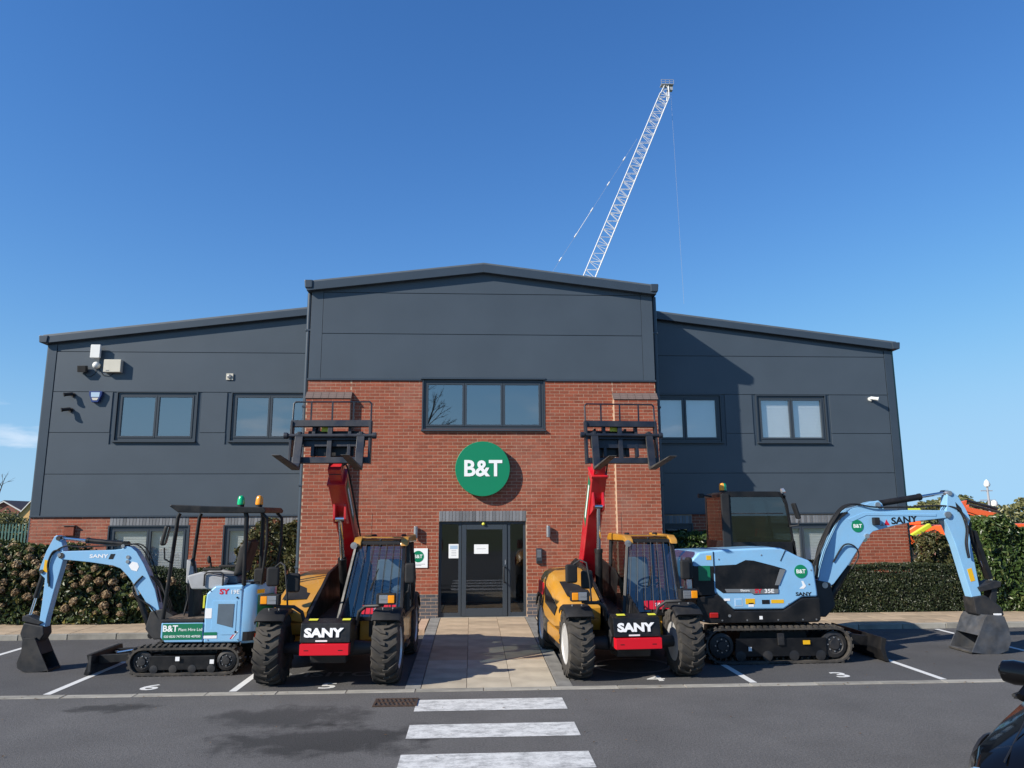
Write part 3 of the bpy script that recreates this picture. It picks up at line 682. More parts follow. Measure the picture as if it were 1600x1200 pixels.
# left wing: alarm boxes, cameras, cables
t = thing('antenna_box', 'tall white plastic box high on the left wing cladding', 'box', (-9.225, YW, 6.13)); MB().b2((-.115, -.16, .02), (.115, -.08, .35)).build('housing', 'white_plastic', t, .012); MB().b2((-.04, -.08, .1), (.04, 0, .2)).build('bracket', 'steel', t)
t = thing('junction_box', 'square beige junction box on the left wing cladding', 'box', (-8.80, YW, 5.80)); MB().b2((-.205, -.14, 0), (.205, 0, .315)).build('housing', 'beige_plastic', t, .014); MB().b2((-.14, -.143, .03), (-.06, -.139, .045)).build('label', 'decal_grey', t)
t = thing('floodlight', 'small black box lamp left of the white boxes', 'lamp', (-9.51, YW, 5.79)); MB().box((0, -.10, .09), (.20, .12, .16), rotm('X', .2)).build('housing', 'black_plastic', t, .01); MB().b2((-.03, -.05, .05), (.03, 0, .12)).build('bracket', 'black_steel', t)
t = thing('dome_detector', 'round white detector beneath the tall white box', 'detector', (-9.225, YW, 5.985)); MB().lathe([(.085, -.0), (.085, -.06), (.06, -.10), (.02, -.115)], (0, 0, 0), (0, 1, 0), 20).build('dome', 'white_plastic', t, 0, True)
cbm = MB()
for pts in ([(-9.22, 5.95), (-9.25, 5.78), (-9.36, 5.70), (-9.45, 5.72), (-9.5, 5.79)], [(-9.2, 5.95), (-9.05, 5.74), (-8.9, 5.72), (-8.8, 5.80)], [(-9.15, 5.97), (-9.08, 5.92), (-9.02, 5.86)]):
    cbm.tube([(x, YW-.012, z) for x, z in pts], .006, 5)
tag(cbm.build('cable', 'black_plastic'), 'thin black cables looping between the alarm boxes', 'cable')
t = thing('alarm_sounder', 'blue and white alarm bell box shaped like a shield', 'alarm', (-9.155, YW, 5.05))
MB().prism([(-.155, .285), (.155, .285), (.15, .19), (.075, .01), (-.075, .01), (-.15, .19)], -.09, 0).build('housing', 'hazard_blue', t, .012); MB().prism([(-.105, .255), (.105, .255), (.095, .14), (-.095, .14)], -.094, -.088).build('front_label', 'pale_blue', t); MB().prism([(-.08, .12), (.08, .12), (.05, .06), (-.05, .06)], -.094, -.088).build('lower_label', 'beige_plastic', t)
def bullet(x, z, lb, dx):
    t = thing('security_camera', lb, 'camera', (x, YW, z), 0, 'bullet cameras on the cladding')
    MB().cyl((0, 0, 0), (0, -.03, 0), .055, 16).build('base', 'black_plastic' if dx > 0 else 'white_plastic', t); MB().tube([(0, -.02, 0), (0, -.09, -.01), (dx*.02, -.12, .0)], .016, 8).build('arm', 'black_plastic' if dx > 0 else 'white_plastic', t)
    MB().lathe([(.03, 0), (.043, .01), (.043, .17), (.05, .175), (.05, .20), (.03, .2)], (dx*.02, -.06, .02), (-dx*.75, -.65, -.22), 14).build('body', 'black_plastic' if dx > 0 else 'white_plastic', t, 0, True)
bullet(-9.72, 5.25, 'dark security camera, upper of two near the left corner', 1); bullet(-9.74, 4.88, 'dark security camera, lower of two near the left corner', 1)
bullet(10.24, 5.22, 'white security camera on the right wing near its outer corner', -1)
t = thing('wall_vent', 'small square beige vent above the second upper left window', 'vent', (-6.0, YW, 5.72)); MB().b2((-.085, -.03, -.08), (.085, 0, .08)).build('plate', 'beige_plastic', t, .006); MB().lathe([(.05, 0), (.055, -.02), (.03, -.03)], (0, -.028, 0), (0, 1, 0), 16).build('spout', 'decal_grey', t)
t = thing('nest_box', 'small brick coloured box on the lower left brickwork', 'box', (-9.48, YW, 1.89)); MB().b2((-.115, -.07, 0), (.115, 0, .22)).build('housing', 'brick', t, .006); MB().b2((-.135, -.09, .22), (.135, 0, .24)).build('lid', 'house_roof', t)
# ------------------------------------------------------------------ planting
from mathutils import noise
def leaf(mb, p, nrm, s, asp=.45, tone=.5, fold=.25):
    nrm = nrm.normalized(); a = nrm.orthogonal().normalized(); a = Matrix.Rotation(random.uniform(0, 6.283), 3, nrm) @ a; b = nrm.cross(a)
    q = lambda u, v, w: p+a*(u*s)+b*(v*s*asp)+nrm*(w*s)
    mb.add([q(-.5, 0, 0), q(-.12, .5, fold*.5), q(.28, .42, fold*.3), q(.55, 0, -.12), q(.28, -.42, fold*.3), q(-.12, -.5, fold*.5)], [(0, 3, 2, 1), (0, 5, 4, 3)], tone)
def rv(): return Vector((random.gauss(0, 1), random.gauss(0, 1), random.gauss(0, 1)))
def hedge_box(x0, x1, y0, y1, z0, topf, n, size, asp, lump=.08, lf=1.3, deep=.16, ends=True):
    """leaves through the outer shell of a clipped or loose hedge whose top follows topf(x)"""
    mb = MB(); A = [(x1-x0)*1.0, (x1-x0)*(y1-y0)/1.0*.8, (y1-y0)*.8 if ends else 0, (y1-y0)*.8 if ends else 0]; tot = sum(A)
    for i in range(n):
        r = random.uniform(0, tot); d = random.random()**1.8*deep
        if r < A[0]:
            x = random.uniform(x0, x1); tz = topf(x); z = random.uniform(z0, tz); p = Vector((x, y0, z)); nr = Vector((0, -1, .35)); e = min(1, max(0, (tz-z)/.25)); p.y += (1-e)**2*.14
        elif r < A[0]+A[1]:
            x = random.uniform(x0, x1); p = Vector((x, random.uniform(y0+.03, y1), topf(x))); nr = Vector((0, -.25, 1))
        elif r < A[0]+A[1]+A[2]: p = Vector((x0, random.uniform(y0, y1), random.uniform(z0, topf(x0)))); nr = Vector((-1, -.2, .3))
        else: p = Vector((x1, random.uniform(y0, y1), random.uniform(z0, topf(x1)))); nr = Vector((1, -.2, .3))
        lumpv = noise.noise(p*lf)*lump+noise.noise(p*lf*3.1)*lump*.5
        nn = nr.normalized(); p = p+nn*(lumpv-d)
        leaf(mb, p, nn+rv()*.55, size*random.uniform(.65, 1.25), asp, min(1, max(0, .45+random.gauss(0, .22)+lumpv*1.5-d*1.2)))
    return mb
def hedge(name, label, cat, m, x0, x1, y0, y1, topf, n, size, asp=.45, group=None, **k):
    t = thing(name, label, cat, ((x0+x1)/2, (y0+y1)/2, .09), 0, group); off = Vector(t.location)
    mb = hedge_box(x0, x1, y0, y1, .10, topf, n, size, asp, **k); mb.v = [tuple(Vector(v)-off) for v in mb.v]
    tag(mb.build('foliage', m, t), kind='stuff')
    # dense twiggy interior
    st = MB(); xs = [x0+.14+(x1-x0-.28)*i/12 for i in range(13)]
    for i in range(12): st.b2((xs[i]-off.x, y0+.17-off.y, 0), (xs[i+1]-off.x, y1-.1-off.y, min(topf(xs[i]), topf(xs[i+1]))-.2-off.z))
    st.build('branches', 'stem', t)
    for i in range(max(3, int((x1-x0)*2.2))):
        x = random.uniform(x0+.1, x1-.1)-off.x; yy = y0+.12-off.y+random.uniform(0, .1)
        MB().tube([(x, yy+.1, -.02), (x+random.uniform(-.05, .05), yy+.06, .2), (x+random.uniform(-.15, .15), yy, .5)], .012, 5).build('stem', 'bark', t) if i < 14 else None
    return t
fn = lambda base, amp, fr, ph=0: (lambda x: base+amp*noise.noise(Vector((x*fr+ph, 3.3, 1.7))))
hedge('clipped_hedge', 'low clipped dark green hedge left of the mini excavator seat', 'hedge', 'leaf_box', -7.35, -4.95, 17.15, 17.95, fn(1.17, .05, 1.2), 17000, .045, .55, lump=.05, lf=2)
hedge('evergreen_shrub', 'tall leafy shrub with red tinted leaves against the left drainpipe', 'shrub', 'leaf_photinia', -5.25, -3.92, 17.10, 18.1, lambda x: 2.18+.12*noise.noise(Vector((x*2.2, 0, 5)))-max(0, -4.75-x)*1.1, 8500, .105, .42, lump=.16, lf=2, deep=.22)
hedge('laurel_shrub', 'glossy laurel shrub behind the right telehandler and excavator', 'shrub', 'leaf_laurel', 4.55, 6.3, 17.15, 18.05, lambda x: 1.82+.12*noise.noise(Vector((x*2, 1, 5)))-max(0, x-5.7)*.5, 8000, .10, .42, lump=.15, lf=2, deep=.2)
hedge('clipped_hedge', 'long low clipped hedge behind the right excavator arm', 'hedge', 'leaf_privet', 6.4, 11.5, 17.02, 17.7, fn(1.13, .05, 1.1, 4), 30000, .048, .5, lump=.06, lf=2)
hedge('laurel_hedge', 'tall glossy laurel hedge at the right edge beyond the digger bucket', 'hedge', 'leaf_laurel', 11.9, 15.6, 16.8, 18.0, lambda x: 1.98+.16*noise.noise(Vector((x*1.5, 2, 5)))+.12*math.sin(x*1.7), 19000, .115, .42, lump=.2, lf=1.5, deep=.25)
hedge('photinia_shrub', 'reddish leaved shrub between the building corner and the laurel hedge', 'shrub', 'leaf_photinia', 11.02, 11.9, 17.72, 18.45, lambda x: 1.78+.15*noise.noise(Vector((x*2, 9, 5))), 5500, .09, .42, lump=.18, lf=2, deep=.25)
# hydrangea bank with dried flower heads
hx0, hx1 = -12.6, -6.85
htop = lambda x: (1.66 if x < -8.9 else 1.66-(x+8.9)*.30)+.10*noise.noise(Vector((x*1.6, 4, 2)))
H = thing('hydrangea_bush', 'wide hydrangea bush with dried brown flower heads at the left edge', 'bush', (-9.6, 17.0, .09)); ho = Vector(H.location)
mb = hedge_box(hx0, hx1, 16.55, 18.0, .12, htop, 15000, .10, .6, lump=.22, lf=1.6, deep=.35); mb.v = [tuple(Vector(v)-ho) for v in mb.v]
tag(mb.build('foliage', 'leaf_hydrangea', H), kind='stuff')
st = MB()
for i in range(10):
    xa, xb = hx0+.2+(hx1-hx0-.4)*i/10, hx0+.2+(hx1-hx0-.4)*(i+1)/10; st.b2((xa-ho.x, 16.95-ho.y, 0), (xb-ho.x, 17.9-ho.y, min(htop(xa), htop(xb))-.42))
st.build('branches', 'stem', H)
heads = []
for k in range(6):
    m = MB(); m.lathe([(.001, -.62), (.45, -.5), (.72, -.1), (.70, .3), (.42, .62), (.001, .74)], (0, 0, 0), (0, 0, 1), 9); m.t = [.05]*len(m.t)
    for i in range(85):
        u = rv().normalized(); u.z = u.z if u.z > -.55 else -u.z
        leaf(m, u*random.uniform(.80, 1.0)*Vector((1, 1, .85)).length/1.65, u+rv()*.35, .42, .95, min(1, max(0, .5+random.gauss(0, .22))), .1)
    o = m.build('flower_head', 'flower_dry', H); heads.append(o.data); o.location = Vector((-9.4+.6*k, 16.6, .95))-ho; o.scale = (.1,)*3
pl = [Vector(o.location)+ho for o in H.children if o.name.startswith('flower')]
tries = 0
while len(pl) < 112 and tries < 6000:
    tries += 1
    x = random.uniform(-11.2, hx1-.05); tz = htop(x); z = tz*(1-random.random()**1.7*.85)
    if z < .25: continue
    y = 16.52+max(0, 1-(tz-z)/.35)**2*random.uniform(.05, .6)-random.uniform(0, .06)
    p = Vector((x, y, z+.05))
    if min((p-q).length for q in pl) < .165: continue
    pl.append(p); o = link('flower_head', random.choice(heads), H); o.location = p-ho; s = random.choice((.055, .065, .075, .085, .1)); o.scale = (s, s, s*random.uniform(.75, 1)); o.rotation_euler = (random.uniform(-.3, .7), random.uniform(-.4, .4), random.uniform(0, 6))
for i in range(26):
    x = random.uniform(-11, hx1)-ho.x; MB().tube([(x, -.1, 0), (x+random.uniform(-.1, .1), -.3, .4), (x+random.uniform(-.25, .25), -.42, random.uniform(.6, 1.0))], .008, 5).build('stem', 'bark', H)

# ------------------------------------------------------------------ distance
def gable_house(name, label, wall, x, y, w_, d_, he, hr, rz=0, gable_front=True):
    t = thing(name, label, 'house', (x, y, 0), rz)
    MB().prism([(-w_/2, 0), (w_/2, 0), (w_/2, he), (0, hr), (-w_/2, he)], 0, d_).build('wall', wall, t)
    for s in (-1, 1):
        e = (s*(w_/2+.3), he-.3*(hr-he)/(w_/2)); MB().prism([(0, hr+.14), (e[0], e[1]+.14), (e[0], e[1]), (0, hr)], -.3, d_+.3).build('roof', 'house_roof', t)
        MB().prism([(0, hr+.02), (e[0], e[1]+.02), (e[0], e[1]-.2), (0, hr-.2)], -.36, -.3).build('bargeboard', 'white_plastic', t)
    for xx in (-w_/4, w_/4):
        for z in (1.0, 3.4):
            if z+1.2 < he+.3:
                f = MB().b2((xx-.5, -.04, z), (xx+.5, .02, z+1.15)).build('window', 'white_plastic', t); MB().b2((xx-.43, -.06, z+.07), (xx+.43, -.03, z+1.08)).build('pane', 'hazard_blue', f)
    return t
gable_house('brick_house', 'red brick house with brown gable roof beyond the fence at far left', 'house_brick', -90.6, 150, 8, 12, 3.3, 5.6, .12)
gable_house('brick_house', 'brown roofed brick house behind the left gabled house', 'house_brick', -92.5, 166, 15, 12, 3.6, 6.0, .1)
gable_house('yellow_house', 'yellow rendered gabled house beside the building corner at far left', 'house_yellow', -84.6, 149, 6.2, 12, 2.2, 6.0, .05)
# palisade fence
F = thing('palisade_fence', 'green steel palisade fence in the distance at the left', 'fence', (-24, 38, 0))
pm_ = None
for i in range(46):
    if pm_ is None: o = MB().prism([(-.035, .05), (.035, .05), (.035, 1.95), (0, 2.05), (-.035, 1.95)], -.012, .012).build('pale', 'fence_green', F); pm_ = o.data
    else: o = link('pale', pm_, F)
    o.location = (-4.0+.155*i, 0, 0)
for z in (.45, 1.6): MB().b2((-4.1, .012, z), (3.1, .05, z+.06)).build('rail', 'fence_green', F)
for x in (-4.05, -1.65, .75, 3.05): MB().b2((x, .05, 0), (x+.08, .12, 1.95)).build('post', 'fence_green', F)
t = thing('low_wall', 'low white wall below the palisade fence at far left', 'wall', (-22, 33, 0)); MB().b2((-6, 0, 0), (3.6, .25, 1.15)).build('render', 'white_plastic', t, .02); MB().b2((-6.05, -.04, 1.15), (3.65, .29, 1.22)).build('coping', 'kerb', t, .01)
def crown_tree(name, label, m, x, y, zt, r, n, size, th=.09):
    t = thing(name, label, 'tree', (x, y, 0)); mb = MB()
    for i in range(n):
        u = rv().normalized(); rr = random.random()**.4; p = Vector((u.x*r*rr, u.y*r*rr, zt-r*1.0+u.z*r*.95*rr)); p += u*noise.noise(p*1.4)*r*.35
        leaf(mb, p, u+rv()*.6, size*random.uniform(.7, 1.3), .5, min(1, max(0, .45+random.gauss(0, .25))))
    tag(mb.build('crown', m, t), kind='stuff')
    MB().cyl((0, 0, 0), (0, 0, zt-r*.6), th, 8, th*.5).build('trunk', 'bark', t)
    for k in range(5):
        a = random.uniform(0, 6.28); MB().tube([(0, 0, zt-r*1.6), (math.cos(a)*r*.35, math.sin(a)*r*.35, zt-r), (math.cos(a)*r*.6, math.sin(a)*r*.6, zt-r*.4)], th*.35, 5).build('limb', 'bark', t)
    return t
crown_tree('garden_tree', 'olive green garden tree beside the far left fence', 'leaf_far', -24.1, 40, 2.75, 1.2, 2600, .2)
crown_tree('garden_tree', 'yellowish bushy tree next to the left building corner', 'leaf_far', -22.4, 40.0, 2.5, .95, 2200, .18)
crown_tree('garden_tree', 'larger pale tree at the very left edge beyond the fence', 'leaf_far', -26.5, 42, 3.0, 1.4, 2600, .22)
crown_tree('evergreen_tree', 'dark evergreen tree among the orange machines at far right', 'leaf_far', 23.1, 33.0, 2.8, 1.3, 2600, .2)
# bare tree
T = thing('bare_tree', 'leafless thin tree against the sky at the far left edge', 'tree', (-18.9, 30.5, 0)); tm = MB()
def branch(p, d, ln, r, k):
    q = p+d*ln; tm.cyl(p, q, r, 5, r*.7)
    if k:
        for _ in range(3 if k > 1 else 4): branch(p+d*ln*random.uniform(.5, 1), (d+rv()*.33).normalized(), ln*random.uniform(.5, .75), r*.55, k-1)
branch(Vector((0, 0, 1.6)), Vector((.1, 0, 1)).normalized(), 1.4, .045, 4); tm.build('crown', 'bark', T); MB().cyl((0, 0, 0), (.0, 0, 1.65), .07, 8, .045).build('trunk', 'bark', T)
T2 = thing('bare_tree', 'tall leafless tree mirrored in the upper centre window', 'tree', (-4.2, -13.5, 0)); tm = MB()
branch(Vector((0, 0, 3.0)), Vector((.12, 0, 1)).normalized(), 4.2, .17, 5); tm.build('crown', 'bark', T2); MB().cyl((0, 0, 0), (.0, 0, 3.1), .24, 10, .17).build('trunk', 'bark', T2)
# camera mast
t = thing('camera_mast', 'slim pale mast with camera heads rising above the hedge at right', 'mast', (22.2, 31, 0))
MB().cyl((0, 0, 0), (0, 0, 3.6), .06, 10, .04).build('pole', 'crane_grey', t)
for z, w_ in ((3.25, .42), (2.85, .6)):
    MB().b2((-w_/2-.1, -.02, z), (w_/2, .02, z+.04)).build('cross_arm', 'crane_grey', t)
MB().lathe([(.1, 0), (.13, .08), (.09, .22), (.02, .3)], (0, 0, 3.45), (0, 0, 1), 14).build('camera_head', 'white_plastic', t, 0, True); MB().lathe([(.12, 0), (.15, .08), (.12, .2), (.02, .26)], (.22, 0, 2.62), (0, 0, 1), 14).build('camera_head', 'white_plastic', t, 0, True)
# orange machines in the yard to the right
def yard_digger(x, y, rz, lb, sc=1.0):
    t = thing('orange_excavator', lb, 'excavator', (x, y, 0), rz, 'orange machines in the yard'); t.scale = (sc,)*3
    for s in (-.5, .5): MB().prism([(-.9, .05), (.9, .05), (1.05, .25), (.9, .48), (-.9, .48), (-1.05, .25)], s-.14, s+.14).build('track', 'track_rubber', t, .04)
    MB().prism([(-1.0, .55), (.65, .55), (.65, .85), (.0, 1.3), (-.95, 1.3)], -.6, .6).build('house', 'orange_body', t, .05)
    MB().b2((-.2, -.5, 1.3), (.6, .05, 1.75)).build('cab', 'orange_body', t, .05)
    MB().prism([(.7, .8), (1.35, 2.1), (2.5, 2.35), (2.52, 2.2), (1.5, 1.85), (.9, .75)], .12, .28).build('boom', 'orange_body', t, .02)
    MB().prism([(2.35, 2.55), (2.55, 2.5), (2.9, 1.0), (2.78, .98)], .13, .27).build('arm', 'orange_body', t, .02)
    MB().prism([(2.6, 1.0), (3.0, .95), (3.1, .5), (2.7, .35), (2.5, .5)], 0, .4).build('bucket', 'black_steel', t, .02)
    MB().cyl((1.3, .2, 2.25), (2.38, .2, 2.55), .05, 8).build('arm_cylinder', 'black_steel', t)
yard_digger(22.6, 37.2, rad(150), 'orange excavator glimpsed between building corner and hedge', 1.35)
yard_digger(21.3, 27.5, rad(178), 'orange excavator with raised boom beyond the laurel hedge', 1.1)
yard_digger(23.0, 29.5, rad(165), 'orange excavator furthest right behind the laurel hedge', 1.05)
t = thing('lime_dumper', 'lime yellow machine frame beside the building corner', 'dumper', (21.55, 35.6, 0)); t.scale = (1.25,)*3; MB().tube([(-.4, 0, .5), (-.4, 0, 1.9), (-.3, 0, 2.0), (.3, 0, 2.0)], .06, 8).build('roll_bar', 'lime_body', t); MB().b2((-.6, -.5, .45), (.6, .5, 1.0)).build('body', 'orange_body', t, .05); MB().box((.0, -.4, 1.2), (.9, .2, .16), rotm('Y', -.5)).build('skip_arm', 'lime_body', t, .03)
for s in (-.45, .45): MB().cyl((s, -.6, .35), (s, .6, .35), .35, 16).build('wheel', 'rubber', t)
mb = MB()
for k in range(7000):
    x = random.uniform(34, 66); zt = 3.3+1.2*noise.noise(Vector((x*.25, 1, 1)))+.5*noise.noise(Vector((x*.9, 4, 1))); z = zt*(1-random.random()**1.5)
    leaf(mb, Vector((x, 62+random.uniform(0, 2), z)), Vector((0, -1, .5))+rv()*.7, .42*random.uniform(.6, 1.2), .6, min(1, max(0, .35+random.gauss(0, .22))))
for k in range(16): mb.cyl((35+2*k, 63.5, 0), (35+2*k+random.uniform(-.5, .5), 63.5, 2.6), .14, 5)
tag(mb.build('far_tree_belt', 'leaf_far'), 'belt of far trees beyond the yard at the right edge', 'trees', kind='stuff')
# tower crane with raised lattice jib
C = thing('luffing_crane', 'white lattice crane jib rising into the sky behind the roof', 'crane', (8.0, 80, 0))
def lattice(a, b, w0, w1, nb, r, name, m):
    a, b = Vector(a), Vector(b); d = (b-a).normalized(); sd = Vector((0, 1, 0)); u = d.cross(sd).normalized(); mb = MB(); L_ = (b-a).length
    cor = lambda t_, i: a+d*L_*t_+(u*(1 if i in (0, 1) else -1)+sd*(1 if i in (0, 3) else -1))*((w0+(w1-w0)*t_)/2)
    for i in range(4): mb.cyl(cor(0, i), cor(1, i), r, 6)
    for k in range(nb):
        t0, t1 = k/nb, (k+1)/nb
        for i in range(4):
            j = (i+1) % 4; mb.cyl(cor(t0, i if k % 2 else j), cor(t1, j if k % 2 else i), r*.55, 4)
            if k % 4 == 0: mb.cyl(cor(t0, i), cor(t0, j), r*.6, 4)
    return mb.build(name, m, C)
lattice((2.64, 0, 23.0), (14.7, 0, 51.6), 1.35, 1.2, 58, .055, 'jib', 'crane_white'); lattice((14.7, 0, 51.6), (15.1, 0, 53.2), 1.1, .4, 3, .07, 'jib_head', 'crane_white')
lattice((1.2, 0, 0), (1.2, 0, 23.0), 1.6, 1.6, 16, .09, 'tower', 'crane_white')
o = MB(); o.b2((14.4, -.4, 53.15), (15.9, .4, 53.22)); o.b2((15.2, -.25, 52.5), (15.8, .25, 52.9))
for x in (14.4, 14.9, 15.4, 15.9): o.b2((x-.02, -.4, 53.2), (x+.02, -.36, 53.75))
o.b2((14.4, -.4, 53.45), (15.9, -.37, 53.49)); o.b2((14.4, -.4, 53.72), (15.9, -.37, 53.76)); o.build('head_platform', 'crane_grey', C)
MB().cyl((15.6, 0, 52.6), (16.0, 0, 26), .012, 4).build('hoist_rope', 'crane_grey', C)
pa, pb = Vector((-.6, 0, 27.0)), Vector((11.3, 0, 46.2)); MB().cyl(pa, pb, .014, 4).build('pendant_line', 'crane_grey', C)
for t_ in (.2135, .365, .53, .70, .865): 
    q = pa.lerp(pb, t_); MB().cyl(q-(pb-pa).normalized()*.3, q+(pb-pa).normalized()*.25, .08, 6).build('pendant_link', 'crane_white', C)
MB().cyl(pa.lerp(pb, .365), pa.lerp(pb, .53), .035, 6).build('pendant_bar', 'crane_white', C)
MB().b2((-2.2, -1, 22.2), (3.0, 1, 23.4)).build('slewing_deck', 'crane_grey', C)
# ------------------------------------------------------------------ machines
def ngon_loop(x0, x1, r0, r1, zc0, zc1, n=9):
    """outline of a track: arc round the rear wheel, straight, arc round the front wheel"""
    pts = []
    for i in range(n+1): a = rad(90+180*i/n); pts.append((x0+r0*math.cos(a), zc0+r0*math.sin(a)))
    for i in range(n+1): a = rad(-90+180*i/n); pts.append((x1+r1*math.cos(a), zc1+r1*math.sin(a)))
    return pts
def crawler(root, x0, x1, r, yc, w_, pitch, side):
    """rubber track with lugs, roller frame, sprocket, idler and rollers; side = outward y sign"""
    ou = ngon_loop(x0, x1, r, r, r, r); inn = ngon_loop(x0, x1, r-.03, r-.03, r, r)
    y0, y1 = yc-w_/2, yc+w_/2; n = len(ou); mb = MB()
    vs = [(p[0], y0, p[1]+.012) for p in ou]+[(p[0], y1, p[1]+.012) for p in ou]+[(p[0], y0, p[1]+.012) for p in inn]+[(p[0], y1, p[1]+.012) for p in inn]; fs = []
    for i in range(n):
        j = (i+1) % n; fs += [(i, j, n+j, n+i), (2*n+i, 3*n+i, 3*n+j, 2*n+j), (i, 2*n+i, 2*n+j, j), (n+i, n+j, 3*n+j, 3*n+i)]
    mb.add(vs, fs)
    tr = mb.build('track', 'track_rubber', root)
    per = [0]
    for i in range(n): per.append(per[-1]+math.dist(ou[i], ou[(i+1) % n]))
    k = int(per[-1]/pitch); lg = MB()
    for q in range(k):
        s = per[-1]*q/k; i = max(j for j in range(n) if per[j] <= s); f_ = (s-per[i])/(per[i+1]-per[i]); a, b = Vector(ou[i]), Vector(ou[(i+1) % n]); p = a.lerp(b, f_); d = (b-a).normalized(); ang = math.atan2(d[1], d[0])
        R = rotm('Y', -ang); nrm = Vector((d[1], 0, -d[0]))
        for sd in (-1, 1):
            o_ = d*(sd*.012)
            c = Vector((p[0]+o_[0], yc+sd*w_*.24, p[1]+.012+o_[1]))+nrm*.010
            lg.box(c, (pitch*.50, w_*.50, .034), R, taper=(.7, .96))
        c = Vector((p[0], yc, p[1]+.012))-nrm*.045; lg.box(c, (pitch*.3, w_*.22, .05), R)
    lg.build('lugs', 'track_rubber', tr)
    ys = yc+side*(w_/2-.03)
    fr_ = MB().prism([(x0+r*.75, r*.42), (x1-r*.55, r*.42), (x1-r*.5, r*1.45), (x0+r*.85, r*1.45)], yc-w_*.36, ys, 'y').build('track_frame', 'black_paint', root, .012)
    for x, nm, rr in ((x0, 'sprocket', r*.72), (x1, 'idler', r*.76)):
        o = MB().lathe([(rr*.25, -.05), (rr, -.04), (rr, .03), (rr*.72, .045), (rr*.66, .03), (rr*.4, .035), (rr*.36, .06), (.01, .062)], (x, yc+side*w_*.2, r+.012), (0, side, 0), 24).build(nm, 'black_steel', root, 0, True)
        for b in range(8): MB().cyl((x+rr*.52*math.cos(b*.785), yc+side*(w_*.2+.03), r+.012+rr*.52*math.sin(b*.785)), (x+rr*.52*math.cos(b*.785), yc+side*(w_*.2+.045), r+.012+rr*.52*math.sin(b*.785)), rr*.06, 6).build('bolt', 'steel', o)
    m = 4
    for i in range(m):
        x = x0+r*1.1+(x1-x0-r*2.0)*i/(m-1); MB().lathe([(.01, -w_*.3), (r*.30, -w_*.3), (r*.30, w_*.40), (r*.12, w_*.42), (.01, w_*.42)], (x, yc, r*.34+.03), (0, side, 0), 16).build('roller', 'black_steel', root, 0, True)
    return fr_
def cylinder_ram(root, a, b, f_, r, y, rod='chrome', name='hydraulic_ram', bar='black_paint'):
    """barrel from a to a point f_ of the way to b, rod on to b (x, z pairs)"""
    A, Bv = Vector((a[0], y, a[1])), Vector((b[0], y, b[1])); m = A.lerp(Bv, f_); d = (Bv-A).normalized()
    c = MB().cyl(A, m, r, 16); c.cyl(m-d*.03, m+d*.015, r*1.12, 16); c.cyl(A+Vector((0, -r*1.3, 0)), A+Vector((0, r*1.3, 0)), r*1.15, 14); o = c.build(name, bar, root, 0, True)
    c = MB().cyl(m, Bv, r*.52, 12); c.cyl(Bv+Vector((0, -r*1.3, 0)), Bv+Vector((0, r*1.3, 0)), r*.9, 14); c.build('ram_rod', rod, o, 0, True); return o
def hose(root, pts, r=.012, m='black_plastic', name='hose'):
    # smooth catmull path
    P = [Vector(p) for p in pts]; out = []
    for i in range(len(P)-1):
        a, b, c, d = P[max(i-1, 0)], P[i], P[i+1], P[min(i+2, len(P)-1)]
        for k in range(6):
            t = k/6; out.append(.5*((2*b)+(c-a)*t+(2*a-5*b+4*c-d)*t*t+(3*b-a-3*c+d)*t**3))
    out.append(P[-1]); return MB().tube(out, r, 6).build(name, m, root, 0, True)
def plate(root, name, m, pts, y0, y1, bevel=0): return MB().prism(pts, y0, y1).build(name, m, root, bevel)
def bucket(root, pts, y0, y1, m, teeth_at, nm='bucket'):
    """open bucket: shell along pts (x, z) from lip to hinge, two side plates, cutting lip with teeth"""
    sh = MB(); n = len(pts)
    for i in range(n-1):
        a, b = Vector(pts[i]), Vector(pts[i+1]); d = (b-a).normalized(); nr = Vector((-d[1], d[0]))*.022
        sh.add([(a[0], y0, a[1]), (b[0], y0, b[1]), (b[0], y1, b[1]), (a[0], y1, a[1]), (a[0]+nr[0], y0, a[1]+nr[1]), (b[0]+nr[0], y0, b[1]+nr[1]), (b[0]+nr[0], y1, b[1]+nr[1]), (a[0]+nr[0], y1, a[1]+nr[1])], [(0, 1, 2, 3), (7, 6, 5, 4), (0, 4, 5, 1), (2, 6, 7, 3), (1, 5, 6, 2), (3, 7, 4, 0)])
    o = sh.build(nm, m, root)
    for y in (y0-.012, y1-.006): MB().prism(pts, y, y+.02).build('side_plate', m, o, .004)
    a, d = Vector(teeth_at[0]), Vector(teeth_at[1])
    MB().prism([tuple(a), tuple(a+d*.11+Vector((0, .006))), tuple(a+d*.11+Vector((0, .03))), tuple(a+Vector((0, .03)))], y0-.012, y1+.012).build('cutting_lip', 'fork_steel', o)
    return o

# ---------- left: small excavator with canopy, facing left
X = thing('mini_excavator', 'small light blue excavator with open canopy facing left, boom resting by hydrangeas', 'excavator', (-4.25, 12.3, 0), math.pi)
for s in (-1, 1):
    f_ = crawler(X, -.62, .60, .195, s*.50, .25, .085, s)
    if s > 0:
        for x, z in ((.08, .245), (-.42, .20)): MB().b2((x-.03, .622, z-.03), (x+.03, .6255, z+.03)).build('sticker', 'decal_white', f_)
MB().prism([(-.45, .2), (.45, .2), (.35, .42), (-.35, .42)], -.36, .36).build('undercarriage', 'black_steel', X, .02); MB().cyl((0, 0, .40), (0, 0, .48), .30, 28).build('slew_ring', 'black_steel', X)
bl_ = MB().prism([(1.40, .0), (1.47, .02), (1.44, .12), (1.42, .2), (1.45, .30), (1.38, .30), (1.35, .16)], -.50, .50).build('dozer_blade', 'black_paint', X, .006)
for s in (-.28, .28): MB().prism([(.35, .20), (.45, .30), (1.36, .26), (1.40, .14)], s-.035, s+.035).build('blade_arm', 'black_paint', bl_, .006)
